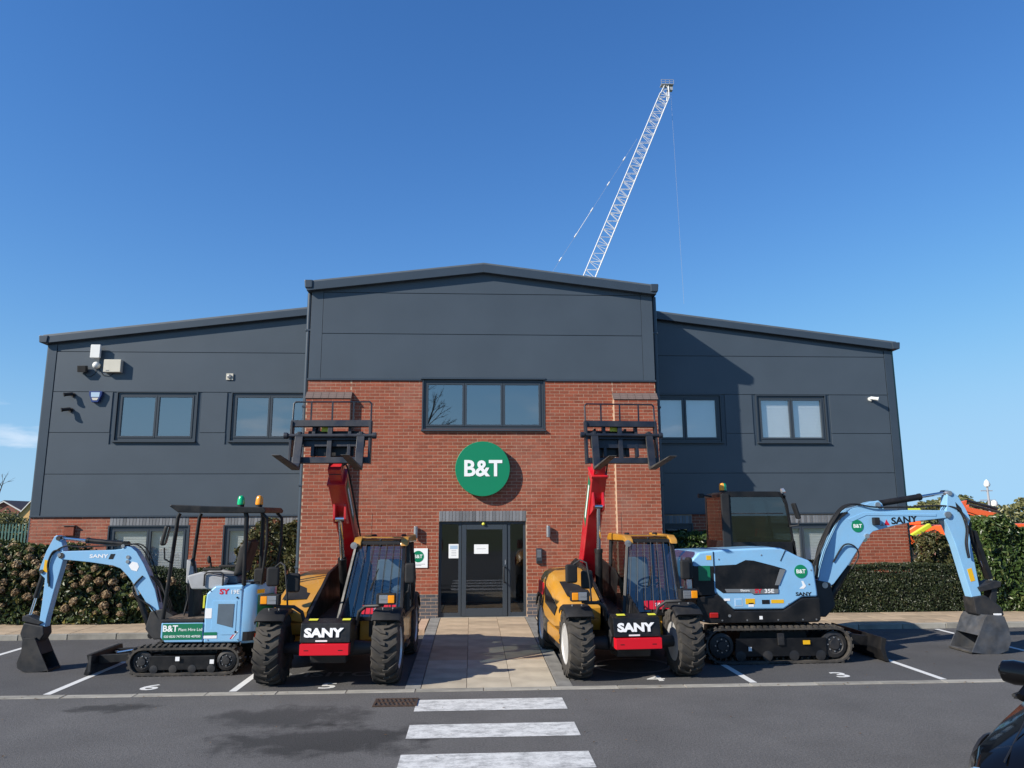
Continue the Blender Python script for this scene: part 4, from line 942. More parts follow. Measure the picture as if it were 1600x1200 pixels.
MB().b2((1.36, .40, .06), (1.40, .53, .28)).build('blade_end', 'black_steel', bl_, .004); cylinder_ram(X, (.45, .36), (1.25, .24), .6, .035, 0)
# upper body
deck = [(.402, .741), (.402, .53), (.33, .455), (-.225, .455), (-.225, .741)]
MB().prism(deck, -.50, .50).build('deck', 'blue_body', X, .018); MB().b2((-.22, -.49, .742), (.40, .50, .79)).build('floor_mat', 'black_plastic', X, .012); MB().b2((-.20, -.45, .79), (.36, .44, .797)).build('mud', 'deck_mud', X)
o = MB().b2((-.212, .5, .497), (.372, .5045, .728)).build('name_board', 'panel_green', X)
text('B&T', .125, (.262, .5055, .655), (-1, 0, 0), (0, 0, 1), 'sign_white', o, 'lettering', off=.003, ext=.0008)
text('Plant Hire Ltd', .062, (-.035, .5055, .640), (-1, 0, 0), (0, 0, 1), 'sign_white', o, 'lettering', ext=.0008)
text('020 8330 7477', .045, (.21, .5055, .542), (-1, 0, 0), (0, 0, 1), 'sign_white', o, 'lettering', ext=.0008, off=.0006); text('01933 407050', .045, (-.06, .5055, .542), (-1, 0, 0), (0, 0, 1), 'sign_white', o, 'lettering', ext=.0008, off=.0006)
rear = [(-.232, .442), (-.222, .91), (-.236, 1.16), (-.36, 1.272), (-.78, 1.285), (-.78, .442)]
eng = MB().prism(rear, -.50, .50).build('engine_cover', 'blue_body', X, .03, seg=3)
MB().prism([(-.34, 1.055), (-.70, 1.05), (-.70, .56), (-.50, .56), (-.34, .64)], .498, .506).build('raised_panel', 'blue_body', eng, .004)
MB().prism([(-.424, 1.01), (-.665, 1.008), (-.656, .663), (-.42, .724)], .505, .512).build('grille', 'mesh_grey', eng, .004)
text('SY', .105, (-.50, .503, 1.185), (-1, 0, 0), (0, 0, 1), 'decal_red', eng, 'lettering', sx=1.25, off=.004, ext=.001); text('19E', .085, (-.66, .503, 1.18), (-1, 0, 0), (0, 0, 1), 'decal_white', eng, 'lettering', sx=1.1, off=.001, ext=.001)
MB().b2((-.235, .5, .80), (-.335, .505, .945)).build('instruction_label', 'decal_white', eng); MB().b2((-.235, .5, .555), (-.43, .5045, .60)).build('fleet_label', 'panel_green', eng); MB().b2((-.235, .5, .51), (-.43, .5045, .55)).build('fleet_number', 'decal_white', eng)
MB().b2((-.215, .40, .95), (-.19, .49, 1.13)).build('warning_label', 'decal_lime', eng)
MB().prism([(-.62, .50), (-.64, .50), (-.72, .605), (-.70, .605)], .5, .5045).build('stripe', 'decal_red', eng); MB().prism([(-.645, .50), (-.66, .50), (-.74, .605), (-.725, .605)], .5, .5045).build('stripe', 'decal_white', eng)
# rounded counterweight
rings = []
for z, k in ((.43, .93), (.47, 1), (.62, 1.02), (1.22, .97), (1.285, .9)):
    ring_ = [(-.785, .50*min(k, 1), z)]
    for i in range(13): a = rad(90+180*i/12); ring_.append((-.80+.345*k*math.cos(a), .495*k*math.sin(a), z))
    ring_.append((-.785, -.50*min(k, 1), z)); rings.append(ring_)
cw = MB().loft(rings).build('counterweight', 'blue_body', X, 0, True)
def arcpatch(a0, a1, z0, z1, r, m, nm, par, cx=-.80, ry=.505):
    q = MB(); n = 8
    for i in range(n):
        b0, b1 = rad(a0+(a1-a0)*i/n), rad(a0+(a1-a0)*(i+1)/n); q.add([(cx+r*math.cos(b), ry*math.sin(b), z) for b, z in ((b0, z0), (b1, z0), (b1, z1), (b0, z1))], [(0, 1, 2, 3)])
    return q.build(nm, m, par, 0, True)
arcpatch(122, 165, .62, 1.13, .358, 'panel_green', 'name_board', cw, ry=.512); arcpatch(120, 138, 1.15, 1.21, .352, 'decal_yellow', 'warning_label', cw, ry=.508)
arcpatch(92, 170, .47, .60, .362, 'black_plastic', 'bumper', cw, ry=.518); arcpatch(118, 165, .50, .57, .366, 'tail_red', 'tail_light', cw, ry=.522)
# seat, levers, console
MB().prism([(-.62, 1.28), (-.12, 1.28), (-.10, 1.40), (-.18, 1.43), (-.60, 1.40)], -.26, .26).build('seat', 'seat_grey', X, .04); MB().prism([(-.52, 1.38), (-.66, 1.42), (-.80, 1.93), (-.70, 1.95), (-.60, 1.85)], -.24, .24).build('backrest', 'black_plastic', X, .05)
for s in (-.36, .36):
    cs = MB().prism([(.02, 1.22), (-.45, 1.22), (-.50, 1.38), (-.12, 1.48), (.10, 1.42)], s-.09, s+.09).build('console', 'seat_light', X, .03)
    MB().tube([(.0, s, 1.44), (.02, s, 1.56), (.04, s, 1.60)], .018, 8).build('joystick', 'black_plastic', cs); MB().lathe([(.02, 0), (.032, .03), (.03, .09), (.01, .12)], (.04, s, 1.56), (.15, 0, 1), 10).build('grip', 'black_plastic', cs, 0, True)
    MB().b2((-.40, s-.05, 1.49), (-.12, s+.05, 1.53)).build('armrest', 'black_plastic', cs, .015)
MB().prism([(.16, 1.30), (.02, 1.28), (.07, 1.62), (.17, 1.66)], .14, .30).build('display_pod', 'seat_light', X, .02); MB().prism([(.10, .78), (.02, .78), (.03, 1.30), (.12, 1.30)], -.1, .28).build('pedestal', 'black_plastic', X, .02)
for y in (-.12, .12): MB().tube([(.22, y, .78), (.17, y, 1.05), (.2, y, 1.26)], .012, 8).build('travel_lever', 'black_steel', X)
MB().tube([(-.18, .47, 1.27), (-.18, .47, 1.44), (-.22, .47, 1.47), (-.42, .47, 1.47), (-.46, .47, 1.44), (-.46, .47, 1.27)], .014, 8).build('hand_rail', 'black_steel', X, 0, True)
# canopy
for s in (1, -1):
    MB().tube([(.40, s*.45, .78), (.36, s*.45, 1.3), (.285, s*.46, 2.30), (.26, s*.46, 2.36)], .030, 10).build('canopy_post', 'black_paint', X, 0, True)
    MB().tube([(-.77, s*.45, 1.27), (-.76, s*.46, 2.30), (-.74, s*.46, 2.37)], .034, 10).build('canopy_post', 'black_paint', X, 0, True)
    MB().tube([(-1.02, s*.40, 1.28), (-1.08, s*.44, 1.9), (-1.07, s*.45, 2.28), (-.98, s*.46, 2.37)], .024, 8).build('canopy_strut', 'black_paint', X, 0, True)
cn = MB().prism([(.40, 2.475), (.37, 2.495), (-.20, 2.47), (-1.03, 2.45), (-1.07, 2.40), (-1.05, 2.36), (-.2, 2.365), (.26, 2.375)], -.55, .55).build('canopy', 'black_paint', X, .014)
for x, m in ((-.575, 'beacon_green'), (-.86, 'amber')):
    o = MB().lathe([(.05, 0), (.05, .035), (.055, .04)], (x, .18, 2.455), (0, 0, 1), 16).build('beacon', 'black_plastic', X); MB().lathe([(.058, .04), (.060, .06), (.052, .14), (.035, .175), (.01, .185)], (x, .18, 2.455), (0, 0, 1), 18).build('lens', m, o, 0, True)
MB().tube([(.33, .48, 1.62), (.40, .56, 1.68), (.40, .60, 1.85)], .012, 8).build('mirror_arm', 'black_steel', X, 0, True); o = MB().box((.40, .60, 2.03), (.07, .13, .30), rotm('Y', -.2)).build('mirror', 'black_plastic', X, .03); MB().box((.365, .60, 2.035), (.006, .10, .25), rotm('Y', -.2)).build('mirror_glass', 'chrome', o)
MB().lathe([(.0, 0), (.11, .01), (.10, .03), (.0, .04)], (-.93, .30, 1.28), (0, 0, 1), 16).build('filler_cap', 'black_plastic', X)
MB().box((-.93, .1, 1.4), (.16, .3, .22)).build('tank', 'black_plastic', X, .03)
# swing post, boom, arm
MB().prism([(.36, .46), (.66, .44), (.80, .60), (.74, .86), (.56, .90), (.38, .80)], -.11, .11).build('swing_post', 'black_steel', X, .02)
boom = [(.581, .80), (.70, 1.194), (.90, 1.578), (1.03, 1.775), (1.12, 1.842), (1.2, 1.86), (1.26, 1.815), (1.4, 1.80), (2.16, 1.785), (2.22, 1.75), (2.226, 1.70), (2.16, 1.66), (1.735, 1.615), (1.376, 1.56), (1.255, 1.515), (1.127, 1.39), (.93, 1.15), (.733, .87), (.66, .79)]
bo = MB().prism(boom, -.085, .085).build('boom', 'blue_body', X, .012)
text('SANY', .075, (1.60, .087, 1.705), (-1, 0, 0), (0, 0, 1), 'decal_white', bo, 'lettering', sx=1.5, off=.002, ext=.001); MB().prism([(1.42, 1.74), (1.35, 1.74), (1.38, 1.66), (1.45, 1.66)], .085, .088).build('emblem', 'decal_black', bo)
MB().prism([(1.08, 1.62), (1.0, 1.60), (.97, 1.54), (1.0, 1.47), (1.08, 1.49), (1.13, 1.56)], .085, .088).build('emblem', 'decal_white', bo)
for p in ((1.15, 1.62), (1.15, 1.69), (2.20, 1.73), (1.24, 1.86)): MB().cyl((p[0], -.10, p[1]), (p[0], .10, p[1]), .028, 14).build('pin', 'steel', bo, 0, True)
arm = [(2.274, 2.036), (2.316, 2.014), (2.415, 1.792), (2.478, 1.571), (2.495, 1.494), (2.46, 1.428), (2.395, 1.373), (2.395, 1.242), (2.402, .981), (2.415, .70), (2.40, .60), (2.36, .565), (2.325, .60), (2.305, .785), (2.235, 1.196), (2.175, 1.481), (2.145, 1.657), (2.16, 1.835), (2.211, 1.969)]
ar = MB().prism(arm, -.075, .075).build('arm', 'blue_body', X, .012)
for p, r_ in (((2.245, 1.985), .034), ((2.175, 1.72), .045), ((2.45, 1.48), .03), ((2.37, .62), .03)): MB().cyl((p[0], -.095, p[1]), (p[0], .095, p[1]), r_, 16).build('pin', 'black_steel', ar, 0, True)
MB().prism([(2.42, 1.66), (2.35, 1.64), (2.36, 1.46), (2.43, 1.48)], .075, .079).build('warning_label', 'decal_yellow', ar)
cylinder_ram(X, (1.235, 1.885), (2.235, 1.985), .6, .042, 0, name='arm_ram'); cylinder_ram(X, (2.455, 1.45), (2.60, .80), .55, .04, 0, name='bucket_ram'); cylinder_ram(X, (.72, .50), (1.13, 1.44), .62, .045, 0, name='lift_ram')
for y in (.05, -.05): hose(X, [(.62, y, 1.0), (.80, y*1.2, 1.55), (1.0, y*1.4, 1.86), (1.3, y*1.4, 1.87), (1.9, y*1.4, 1.85), (2.15, y*1.6, 1.86), (2.32, y*1.8, 1.72), (2.35, y*1.8, 1.50), (2.33, y*1.8, 1.30)], .011)
hose(X, [(.60, .1, .75), (.75, .12, .95), (.98, .11, 1.1), (1.02, .1, 1.25), (.9, .1, 1.4)], .012); hose(X, [(2.20, .085, 1.80), (2.30, .10, 1.78), (2.36, .10, 1.60), (2.33, .10, 1.42), (2.31, .09, 1.25)], .012)
lk = MB().prism([(2.34, .72), (2.40, .68), (2.66, .74), (2.66, .82), (2.58, .82)], -.10, .10).build('bucket_link', 'black_steel', X, .012)
MB().prism([(2.32, .66), (2.62, .72), (2.66, .56), (2.60, .42), (2.36, .44), (2.30, .54)], -.12, .12).build('quick_hitch', 'black_steel', X, .02)
bucket(X, [(2.15, .02), (2.34, .0), (2.52, .01), (2.61, .06), (2.63, .14), (2.58, .30), (2.58, .50), (2.40, .50), (2.36, .42), (2.28, .26)], -.16, .16, 'black_steel', ((2.16, .0), (-.06, 0)))

for z in (.60, 1.10): MB().cyl((-.70, .498, z), (-.70, .512, z), .014, 10).build('latch', 'black_plastic', eng)
for x, z in ((-.30, 1.20), (-.74, 1.22), (-.30, .49), (-.74, .49)): MB().cyl((x, .498, z), (x, .507, z), .010, 8).build('bolt', 'steel', eng)
for k in range(3): hose(X, [(.45, -.05+.05*k, .85), (.50, .0+.06*k, 1.05), (.64, .06, 1.22+.04*k), (.78, .095, 1.40)], .011)
# ---------- right: larger electric excavator with closed cab, facing right
E = thing('excavator', 'larger light blue electric excavator with closed black cab facing right', 'excavator', (4.85, 12.72, 0), 0)
for s in (-1, 1):
    f_ = crawler(E, -.93, .88, .265, s*.70, .30, .10, s)
    if s < 0:
        MB().b2((.36, -.845, .29), (.47, -.8365, .35)).build('sticker', 'decal_yellow', f_); MB().b2((-.52, -.845, .20), (-.47, -.8365, .26)).build('sticker', 'decal_white', f_); MB().b2((-.04, -.85, .28), (.06, -.80, .46)).build('bracket', 'black_steel', f_, .008)
MB().prism([(-.6, .25), (.6, .25), (.5, .55), (-.5, .55)], -.55, .55).build('undercarriage', 'black_steel', E, .02); MB().cyl((0, 0, .5), (0, 0, .62), .42, 32).build('slew_ring', 'black_steel', E)
bl_ = MB().prism([(1.66, .02), (1.74, .0), (1.70, .10), (1.68, .22), (1.72, .36), (1.64, .38), (1.60, .2)], -.84, .84).build('dozer_blade', 'black_paint', E, .008)
for s in (-.38, .38): MB().prism([(.6, .28), (.75, .46), (1.62, .34), (1.66, .18)], s-.05, s+.05).build('blade_arm', 'black_paint', bl_, .008)
cylinder_ram(E, (.65, .44), (1.55, .30), .6, .045, 0)
# skirt, hood, inset
sk = [(-1.29, 1.01), (-1.30, .66), (-1.10, .615), (.66, .615), (.70, .66), (.70, .99), (.42, .985), (.107, .80), (-.686, .80), (-.94, 1.06)]
MB().prism(sk, -.80, .80).build('skirt', 'black_paint', E, .02)
hood = [(-1.33, 1.60), (-1.21, 1.715), (-.815, 1.752), (-.073, 1.778), (.12, 1.772), (.22, 1.735), (.408, 1.638), (.575, 1.575), (.63, 1.53), (.655, 1.47), (.685, 1.10), (.688, 1.0), (.43, .996), (.115, .812), (-.686, .814), (-.95, 1.065), (-1.32, 1.03)]
hd = MB().prism(hood, -.775, -.02).build('hood', 'blue_body', E, .035, seg=3)
inset = [(-.97, 1.50), (-.62, 1.515), (-.46, 1.585), (-.33, 1.575), (.0, 1.49), (.185, 1.435), (.06, 1.20), (.03, 1.06), (-.36, 1.045), (-.40, 1.075), (-.86, 1.075), (-.975, 1.16)]
ip = MB().prism(inset, -.784, -.76).build('side_panel', 'black_paint', E, .008)
MB().prism([(-.83, 1.138), (.043, 1.13), (.035, 1.062), (-.36, 1.058), (-.42, 1.082), (-.80, 1.085)], -.788, -.78).build('stripe', 'decal_grey', ip)
MB().prism([(.18, 1.43), (.09, 1.44), (-.01, 1.19), (.06, 1.19)], -.789, -.78).build('stripe', 'decal_grey', ip)
text('Electric', .05, (-.50, -.7895, 1.112), (1, 0, 0), (0, 0, 1), 'decal_white', ip, 'lettering', off=.0005, ext=.001); text('SY', .085, (-.29, -.7895, 1.098), (1, 0, 0), (0, 0, 1), 'decal_red', ip, 'lettering', sx=1.25, off=.003, ext=.001); text('35E', .085, (-.11, -.7895, 1.098), (1, 0, 0), (0, 0, 1), 'decal_white', ip, 'lettering', sx=1.25, off=.002, ext=.001)
MB().b2((-1.335, -.778, 1.04), (-.985, -.70, 1.50)).build('rear_panel', 'black_paint', hd, .012); MB().b2((-1.24, -.784, 1.27), (-1.05, -.776, 1.50)).build('name_board', 'panel_green', hd)
MB().box((-.985, -.779, 1.55), (.012, .01, .34)).build('panel_gap', 'decal_black', hd)
o = MB().cyl((.43, -.782, 1.40), (.43, -.7755, 1.40), .105, 40).build('roundel', 'sign_green', E); text('B&T', .085, (.43, -.7835, 1.398), (1, 0, 0), (0, 0, 1), 'sign_white', o, 'lettering', off=.002, ext=.001)
text('SANY', .075, (.45, -.7765, 1.045), (1, 0, 0), (0, 0, 1), 'decal_black', hd, 'lettering', sx=1.35, off=.003, ext=.001)
em = MB(); em.prism([(.39, 1.13), (.46, 1.13), (.50, 1.17), (.46, 1.25), (.43, 1.25), (.45, 1.18)], -.778, -.774); em.build('emblem', 'decal_white', hd)
for a, b, m in (((-.68, .87), (-.55, .99), 'pale_blue'), ((-.50, .90), (-.35, .985), 'decal_yellow'), ((-.455, .86), (-.37, .92), 'decal_white'), ((-.235, .90), (-.11, .965), 'decal_black'), ((-.085, .91), (.12, .965), 'decal_yellow'), ((-.85, .955), (-.75, .99), 'decal_white'), ((-1.10, 1.59), (-1.02, 1.66), 'decal_yellow')):
    MB().b2((a[0], -.7785, a[1]), (b[0], -.7745, b[1])).build('label', m, hd)
MB().b2((-.665, -.781, .885), (-.565, -.776, .975)).build('charge_flap', 'blue_body', hd, .004)
MB().b2((-.30, -.803, .67), (-.25, -.799, .72)).build('label', 'decal_white', E); MB().b2((-1.10, -.82, .70), (-.96, -.79, .78)).build('tail_light', 'tail_red', E, .02); MB().cyl((-.78, -.81, .73), (-.78, -.79, .73), .022, 12).build('bolt', 'steel', E)
MB().prism([(-1.34, 1.0), (-1.36, 1.55), (-1.25, 1.70), (-.6, 1.72), (-.55, .95)], -.02, .80).build('counterweight', 'blue_body', E, .05, seg=3)
MB().prism([(.70, .70), (.70, 1.0), (.60, 1.5), (-.55, 1.5), (-.55, .66)], .0, .80).build('cab_base', 'black_paint', E, .02)
MB().tube([(-1.30, -.72, 1.45), (-1.42, -.86, 1.5)], .015, 8).build('mirror_arm', 'black_steel', E); o = MB().b2((-1.47, -.95, 1.30), (-1.37, -.80, 1.64)).build('mirror', 'black_plastic', E, .035)
MB().box((.16, -.778, 1.66), (.010, .008, .22), rotm('Y', .5)).build('panel_gap', 'decal_black', hd)
for x, z in ((-.90, 1.60), (-.20, 1.66), (.55, 1.20), (.60, 1.42), (.20, .90)): MB().cyl((x, -.782, z), (x, -.773, z), .012, 10).build('bolt', 'steel', hd)
for x in (-1.2, -.9, -.5, .0, .4, .62): MB().cyl((x, -.806, .66), (x, -.798, .66), .013, 8).build('bolt', 'steel', E)
for y in (-.3, -.15, .0): MB().tube([(.69, y, 1.05), (.80, y*.9, 1.0), (.88, y*.7, .92)], .018, 8).build('hose', 'black_plastic', E, 0, True)
# cab, near side at y=-.07
cy0, cy1 = -.07, .84
prof = [(-.565, 1.60), (-.565, 2.62), (-.52, 2.675), (-.40, 2.70), (.44, 2.695), (.55, 2.64), (.60, 2.50), (.70, 1.60)]
inner = [(-.40, 1.84), (-.40, 2.60), (.50, 2.60), (.55, 2.48), (.645, 1.84)]
def framed(mb, outer, inn, y0, y1):
    """side frame with one opening: outer polygon minus inner, as quads between nearest points"""
    n, k = len(outer), len(inn); mp = [min(range(k), key=lambda j: math.dist(o, inn[j])) for o in outer]
    for y_a, y_b in ((y0, y1),):
        for i in range(n):
            j = (i+1) % n; a, b = outer[i], outer[j]; c, d = inn[mp[j]], inn[mp[i]]
            q = [a, b, c] if mp[i] == mp[j] else [a, b, c, d]
            mb.prism(q, y_a, y_b)
fm = MB(); framed(fm, [prof[i] for i in (0, 1, 2, 3, 4, 5, 6, 7)], [inner[0], inner[1], inner[2], inner[3], inner[4]], cy0, cy0+.05); framed(fm, prof, inner, cy1-.05, cy1)
fm.b2((-.57, cy0, 1.60), (-.42, cy1, 1.86)); fm.b2((-.57, cy0, 2.60), (-.47, cy1, 2.66)); fm.prism([(-.5, 2.62), (.50, 2.62), (.50, 2.69), (-.42, 2.70)], cy0+.02, cy1-.02); fm.prism([(.63, 1.62), (.70, 1.62), (.685, 1.86), (.625, 1.86)], cy0, cy1); fm.prism([(.50, 2.60), (.56, 2.55), (.58, 2.62), (.5, 2.67)], cy0, cy1)
cab_ = fm.build('cab', 'black_paint', E, .008)
MB().b2((-.575, cy0-.025, 1.72), (-.43, cy0+.02, 2.66)).build('rear_pillar', 'black_plastic', cab_, .02)
MB().prism([(-.41, 1.83), (-.41, 2.61), (.505, 2.61), (.555, 2.49), (.65, 1.83)], cy0+.018, cy0+.026).build('side_window', 'dark_cab_glass', cab_); MB().prism([(-.41, 1.83), (-.41, 2.61), (.505, 2.61), (.555, 2.49), (.65, 1.83)], cy1-.026, cy1-.018).build('side_window', 'dark_cab_glass', cab_)
outward(MB().add([(.675, cy0+.05, 1.84), (.675, cy1-.05, 1.84), (.57, cy1-.05, 2.56), (.57, cy0+.05, 2.56)], [(0, 1, 2, 3)]).build('windscreen', 'dark_cab_glass', cab_), (0, .4, 2.1)); MB().b2((-.555, cy0+.06, 1.86), (-.548, cy1-.06, 2.60)).build('rear_window', 'dark_cab_glass', cab_)
MB().prism([(-.35, 1.55), (.15, 1.55), (.15, 1.80), (-.30, 1.82)], .15, .62).build('seat', 'seat_grey', cab_, .04); MB().prism([(-.22, 1.80), (-.36, 1.80), (-.44, 2.40), (-.34, 2.42)], .17, .60).build('backrest', 'seat_grey', cab_, .04)
MB().b2((-.1, .0, 1.6), (.12, .12, 1.93)).build('console', 'black_plastic', cab_, .02); MB().tube([(.05, .06, 1.93), (.08, .06, 2.06)], .02, 8).build('joystick', 'tail_red', cab_)
MB().tube([(-.40, cy0-.01, 2.32), (.50, cy0-.01, 2.32)], .01, 6).build('grab_bar', 'black_steel', cab_)
o = MB().lathe([(.06, 0), (.06, .03)], (-.49, .04, 2.69), (0, 0, 1), 16).build('beacon', 'black_plastic', E)
for a0, m in ((90, 'amber'), (-90, 'beacon_green')):
    q = MB()
    for i in range(8):
        for (r0, z0), (r1, z1) in (((.062, .03), (.064, .10)), ((.064, .10), (.055, .145)), ((.055, .145), (.0, .16))):
            b0, b1 = rad(a0+22.5*i), rad(a0+22.5*(i+1)); q.add([(-.49+r*math.cos(b), .04+r*math.sin(b), 2.69+z) for r, z, b in ((r0, z0, b0), (r0, z0, b1), (r1, z1, b1), (r1, z1, b0))], [(0, 1, 2, 3)])
    q.build('lens', m, o, 0, True)
o = MB().tube([(.60, cy0-.02, 2.1), (.72, cy0-.09, 2.12), (.735, cy0-.10, 2.2)], .012, 8).build('mirror_arm', 'black_steel', E); MB().box((.69, cy0-.10, 2.36), (.06, .13, .28), rotm('Y', -.28)).build('mirror', 'black_plastic', E, .025)
MB().lathe([(.0, 0), (.05, .01), (.055, .05), (.03, .07)], (.56, .1, 2.70), (1, 0, .1), 12).build('work_light', 'lens', E); MB().tube([(-.62, .3, 2.62), (-.78, .2, 2.64), (-.86, .15, 2.62)], .018, 6).build('work_light_bar', 'black_steel', E); MB().box((-.86, .12, 2.63), (.1, .1, .08)).build('work_light', 'black_plastic', E, .02)
# boom, arm, bucket
MB().prism([(.62, .62), (1.10, .60), (1.28, .78), (1.22, 1.16), (1.02, 1.20), (.68, 1.0)], -.13, .13).build('swing_post', 'black_steel', E, .02)
boom = [(1.0, 1.08), (1.06, 1.36), (1.19, 1.69), (1.40, 2.07), (1.56, 2.315), (1.70, 2.40), (1.886, 2.44), (2.02, 2.50), (2.20, 2.535), (2.26, 2.48), (2.29, 2.375), (3.37, 2.36), (3.44, 2.33), (3.445, 2.27), (3.37, 2.225), (2.859, 2.175), (2.456, 2.105), (2.053, 2.005), (1.884, 1.865), (1.575, 1.46), (1.29, 1.14), (1.16, 1.05)]
bo = MB().prism(boom, -.11, .11).build('boom', 'blue_body', E, .015)
MB().prism([(1.62, 2.22), (1.9, 2.33), (3.2, 2.30), (3.2, 2.26), (1.95, 2.28), (1.68, 2.17)], -.118, -.108).build('hose_cover', 'blue_body', bo, .004)
o = MB().cyl((1.78, -.117, 2.10), (1.78, -.109, 2.10), .105, 36).build('roundel', 'sign_green', E); text('B&T', .085, (1.78, -.1185, 2.098), (1, 0, 0), (0, 0, 1), 'sign_white', o, 'lettering', off=.002, ext=.001)
text('SANY', .155, (2.62, -.1115, 2.195), (1, .0, .085), (0, 0, 1), 'decal_black', bo, 'lettering', sx=1.2, off=.005, ext=.001)
MB().prism([(2.36, 2.11), (2.30, 2.21), (2.26, 2.11)], -.1125, -.109).build('emblem', 'decal_red', bo); MB().prism([(2.25, 2.10), (2.23, 2.15), (2.18, 2.10)], -.1125, -.109).build('emblem', 'decal_grey', bo)
MB().box((2.09, -.16, 2.18), (.10, .10, .13)).build('work_light', 'black_plastic', bo, .015)
for p, r_ in (((1.12, 1.12), .05), ((2.17, 2.46), .045), ((3.40, 2.29), .05), ((1.93, 1.93), .04)): MB().cyl((p[0], -.135, p[1]), (p[0], .135, p[1]), r_, 18).build('pin', 'steel', bo, 0, True)
arm = [(3.456, 2.67), (3.55, 2.69), (3.655, 2.59), (3.755, 2.40), (3.828, 2.208), (3.765, 2.065), (3.795, 1.685), (3.828, 1.309), (3.868, .879), (3.78, .80), (3.705, .835), (3.616, 1.241), (3.504, 1.781), (3.40, 2.09), (3.352, 2.186), (3.42, 2.425)]
ar = MB().prism(arm, -.095, .095).build('arm', 'blue_body', E, .015)
MB().prism([(3.58, 2.50), (3.67, 2.40), (3.69, 2.32), (3.60, 2.34)], -.1, -.09).build('opening', 'decal_black', ar); MB().prism([(3.66, 1.36), (3.74, 1.38), (3.78, 1.17), (3.70, 1.15)], -.099, -.0945).build('warning_label', 'decal_yellow', ar)
for p, r_ in (((3.49, 2.655), .04), ((3.42, 2.28), .06), ((3.74, 2.20), .04), ((3.79, .86), .05)): MB().cyl((p[0], -.12, p[1]), (p[0], .12, p[1]), r_, 18).build('pin', 'steel', ar, 0, True)
cylinder_ram(E, (2.18, 2.47), (3.47, 2.665), .64, .055, 0, name='arm_ram'); cylinder_ram(E, (3.80, 2.12), (4.12, 1.12), .6, .05, 0, name='bucket_ram'); cylinder_ram(E, (1.14, .72), (1.90, 1.88), .6, .06, 0, name='lift_ram')
MB().prism([(3.85, 2.02), (3.93, 2.0), (4.13, 1.20), (4.06, 1.18)], -.075, .075).build('ram_guard', 'black_paint', E, .01)
for y in (-.07, -.02, .05): hose(E, [(.98, y-.06, 1.22), (1.10, y-.08, 1.75), (1.42, y-.08, 2.28), (1.70, y-.06, 2.47), (2.1, y-.08, 2.42), (2.8, y-.04, 2.42), (3.35, y, 2.44), (3.62, y-.07, 2.36), (3.72, y-.08, 2.08), (3.68, y-.08, 1.80), (3.70, y-.07, 1.55)], .014)
for k in range(4): hose(E, [(.78, -.12-.03*k, 1.02), (.86-.02*k, -.2-.03*k, 1.35), (1.05, -.18-.02*k, 1.72), (1.38, -.14, 2.15+.03*k), (1.62, -.125, 2.33)], .013)
hose(E, [(1.30, -.12, 1.5), (1.5, -.14, 1.78), (1.68, -.15, 1.76), (1.74, -.14, 1.6), (1.6, -.13, 1.38)], .013)
MB().prism([(3.80, 1.06), (3.84, .98), (4.20, 1.06), (4.22, 1.15), (4.10, 1.17)], -.14, .14).build('bucket_link', 'black_steel', E, .015); MB().prism([(4.08, 1.12), (4.18, 1.12), (4.10, .72), (3.98, .72)], -.10, .10).build('tipping_link', 'black_steel', E, .012)
MB().prism([(3.68, .90), (3.90, .93), (4.16, .74), (4.20, .60), (4.02, .50), (3.70, .62)], -.15, .15).build('quick_hitch', 'black_steel', E, .025); MB().b2((4.0, -.155, .6), (4.14, -.15, .63)).build('label', 'decal_white', E)
bucket(E, [(3.45, .03), (3.68, .0), (3.92, .0), (4.08, .05), (4.15, .20), (4.14, .40), (4.08, .60), (3.78, .62), (3.72, .55), (3.60, .30)], -.29, .29, 'bucket_grey', ((3.45, .01), (-.07, .01)))
# ------------------------------------------------------------------ telehandlers
def tyre_mesh(r, w_):
    """chunky industrial tyre about the local y axis with chevron lugs"""
    mb = MB(); h = w_/2
    mb.lathe([(r*.56, -h*.80), (r*.62, -h*.98), (r*.80, -h*1.0), (r*.905, -h*.90), (r*.93, -h*.6), (r*.935, 0), (r*.93, h*.6), (r*.905, h*.90), (r*.80, h*1.0), (r*.62, h*.98), (r*.56, h*.80)], (0, 0, 0), (0, 1, 0), 44)
    n = 19
    for k in range(n):
        for sd in (-1, 1):
            a0 = 2*math.pi*(k+(0 if sd > 0 else .5))/n; rows = []
            for u, da, rr, wd in ((-.08, .0, 1.0, .105), (.30, .03, 1.0, .10), (.68, .15, .995, .10), (.98, .24, .955, .105), (1.03, .25, .84, .10)):
                a = a0+da; y_ = sd*u*h
                rows.append([(rad_*math.cos(a+s_*wd*.5), y_, rad_*math.sin(a+s_*wd*.5)) for s_, rad_ in ((-1.15, r*(rr-.10)), (-.8, r*rr), (.8, r*rr), (1.15, r*(rr-.10)))])
            mb.loft([[Vector(p) for p in q] for q in rows])
    return mb
def rim_mesh(r, w_, side):
    h = w_/2; mb = MB(); s = side
    mb.lathe([(r*.57, -h*.85), (r*.60, s*h*.92), (r*.57, s*h*.94), (r*.53, s*h*.80), (r*.50, s*h*.45), (r*.30, s*h*.35), (r*.27, s*h*.48), (r*.14, s*h*.50), (.004, s*h*.5)], (0, 0, 0), (0, 1, 0), 32)
    for k in range(8): a = k*math.pi/4; mb.cyl((r*.22*math.cos(a), s*h*.4, r*.22*math.sin(a)), (r*.22*math.cos(a), s*h*.56, r*.22*math.sin(a)), r*.03, 6)
    return mb
TY = None; RIMS = {}
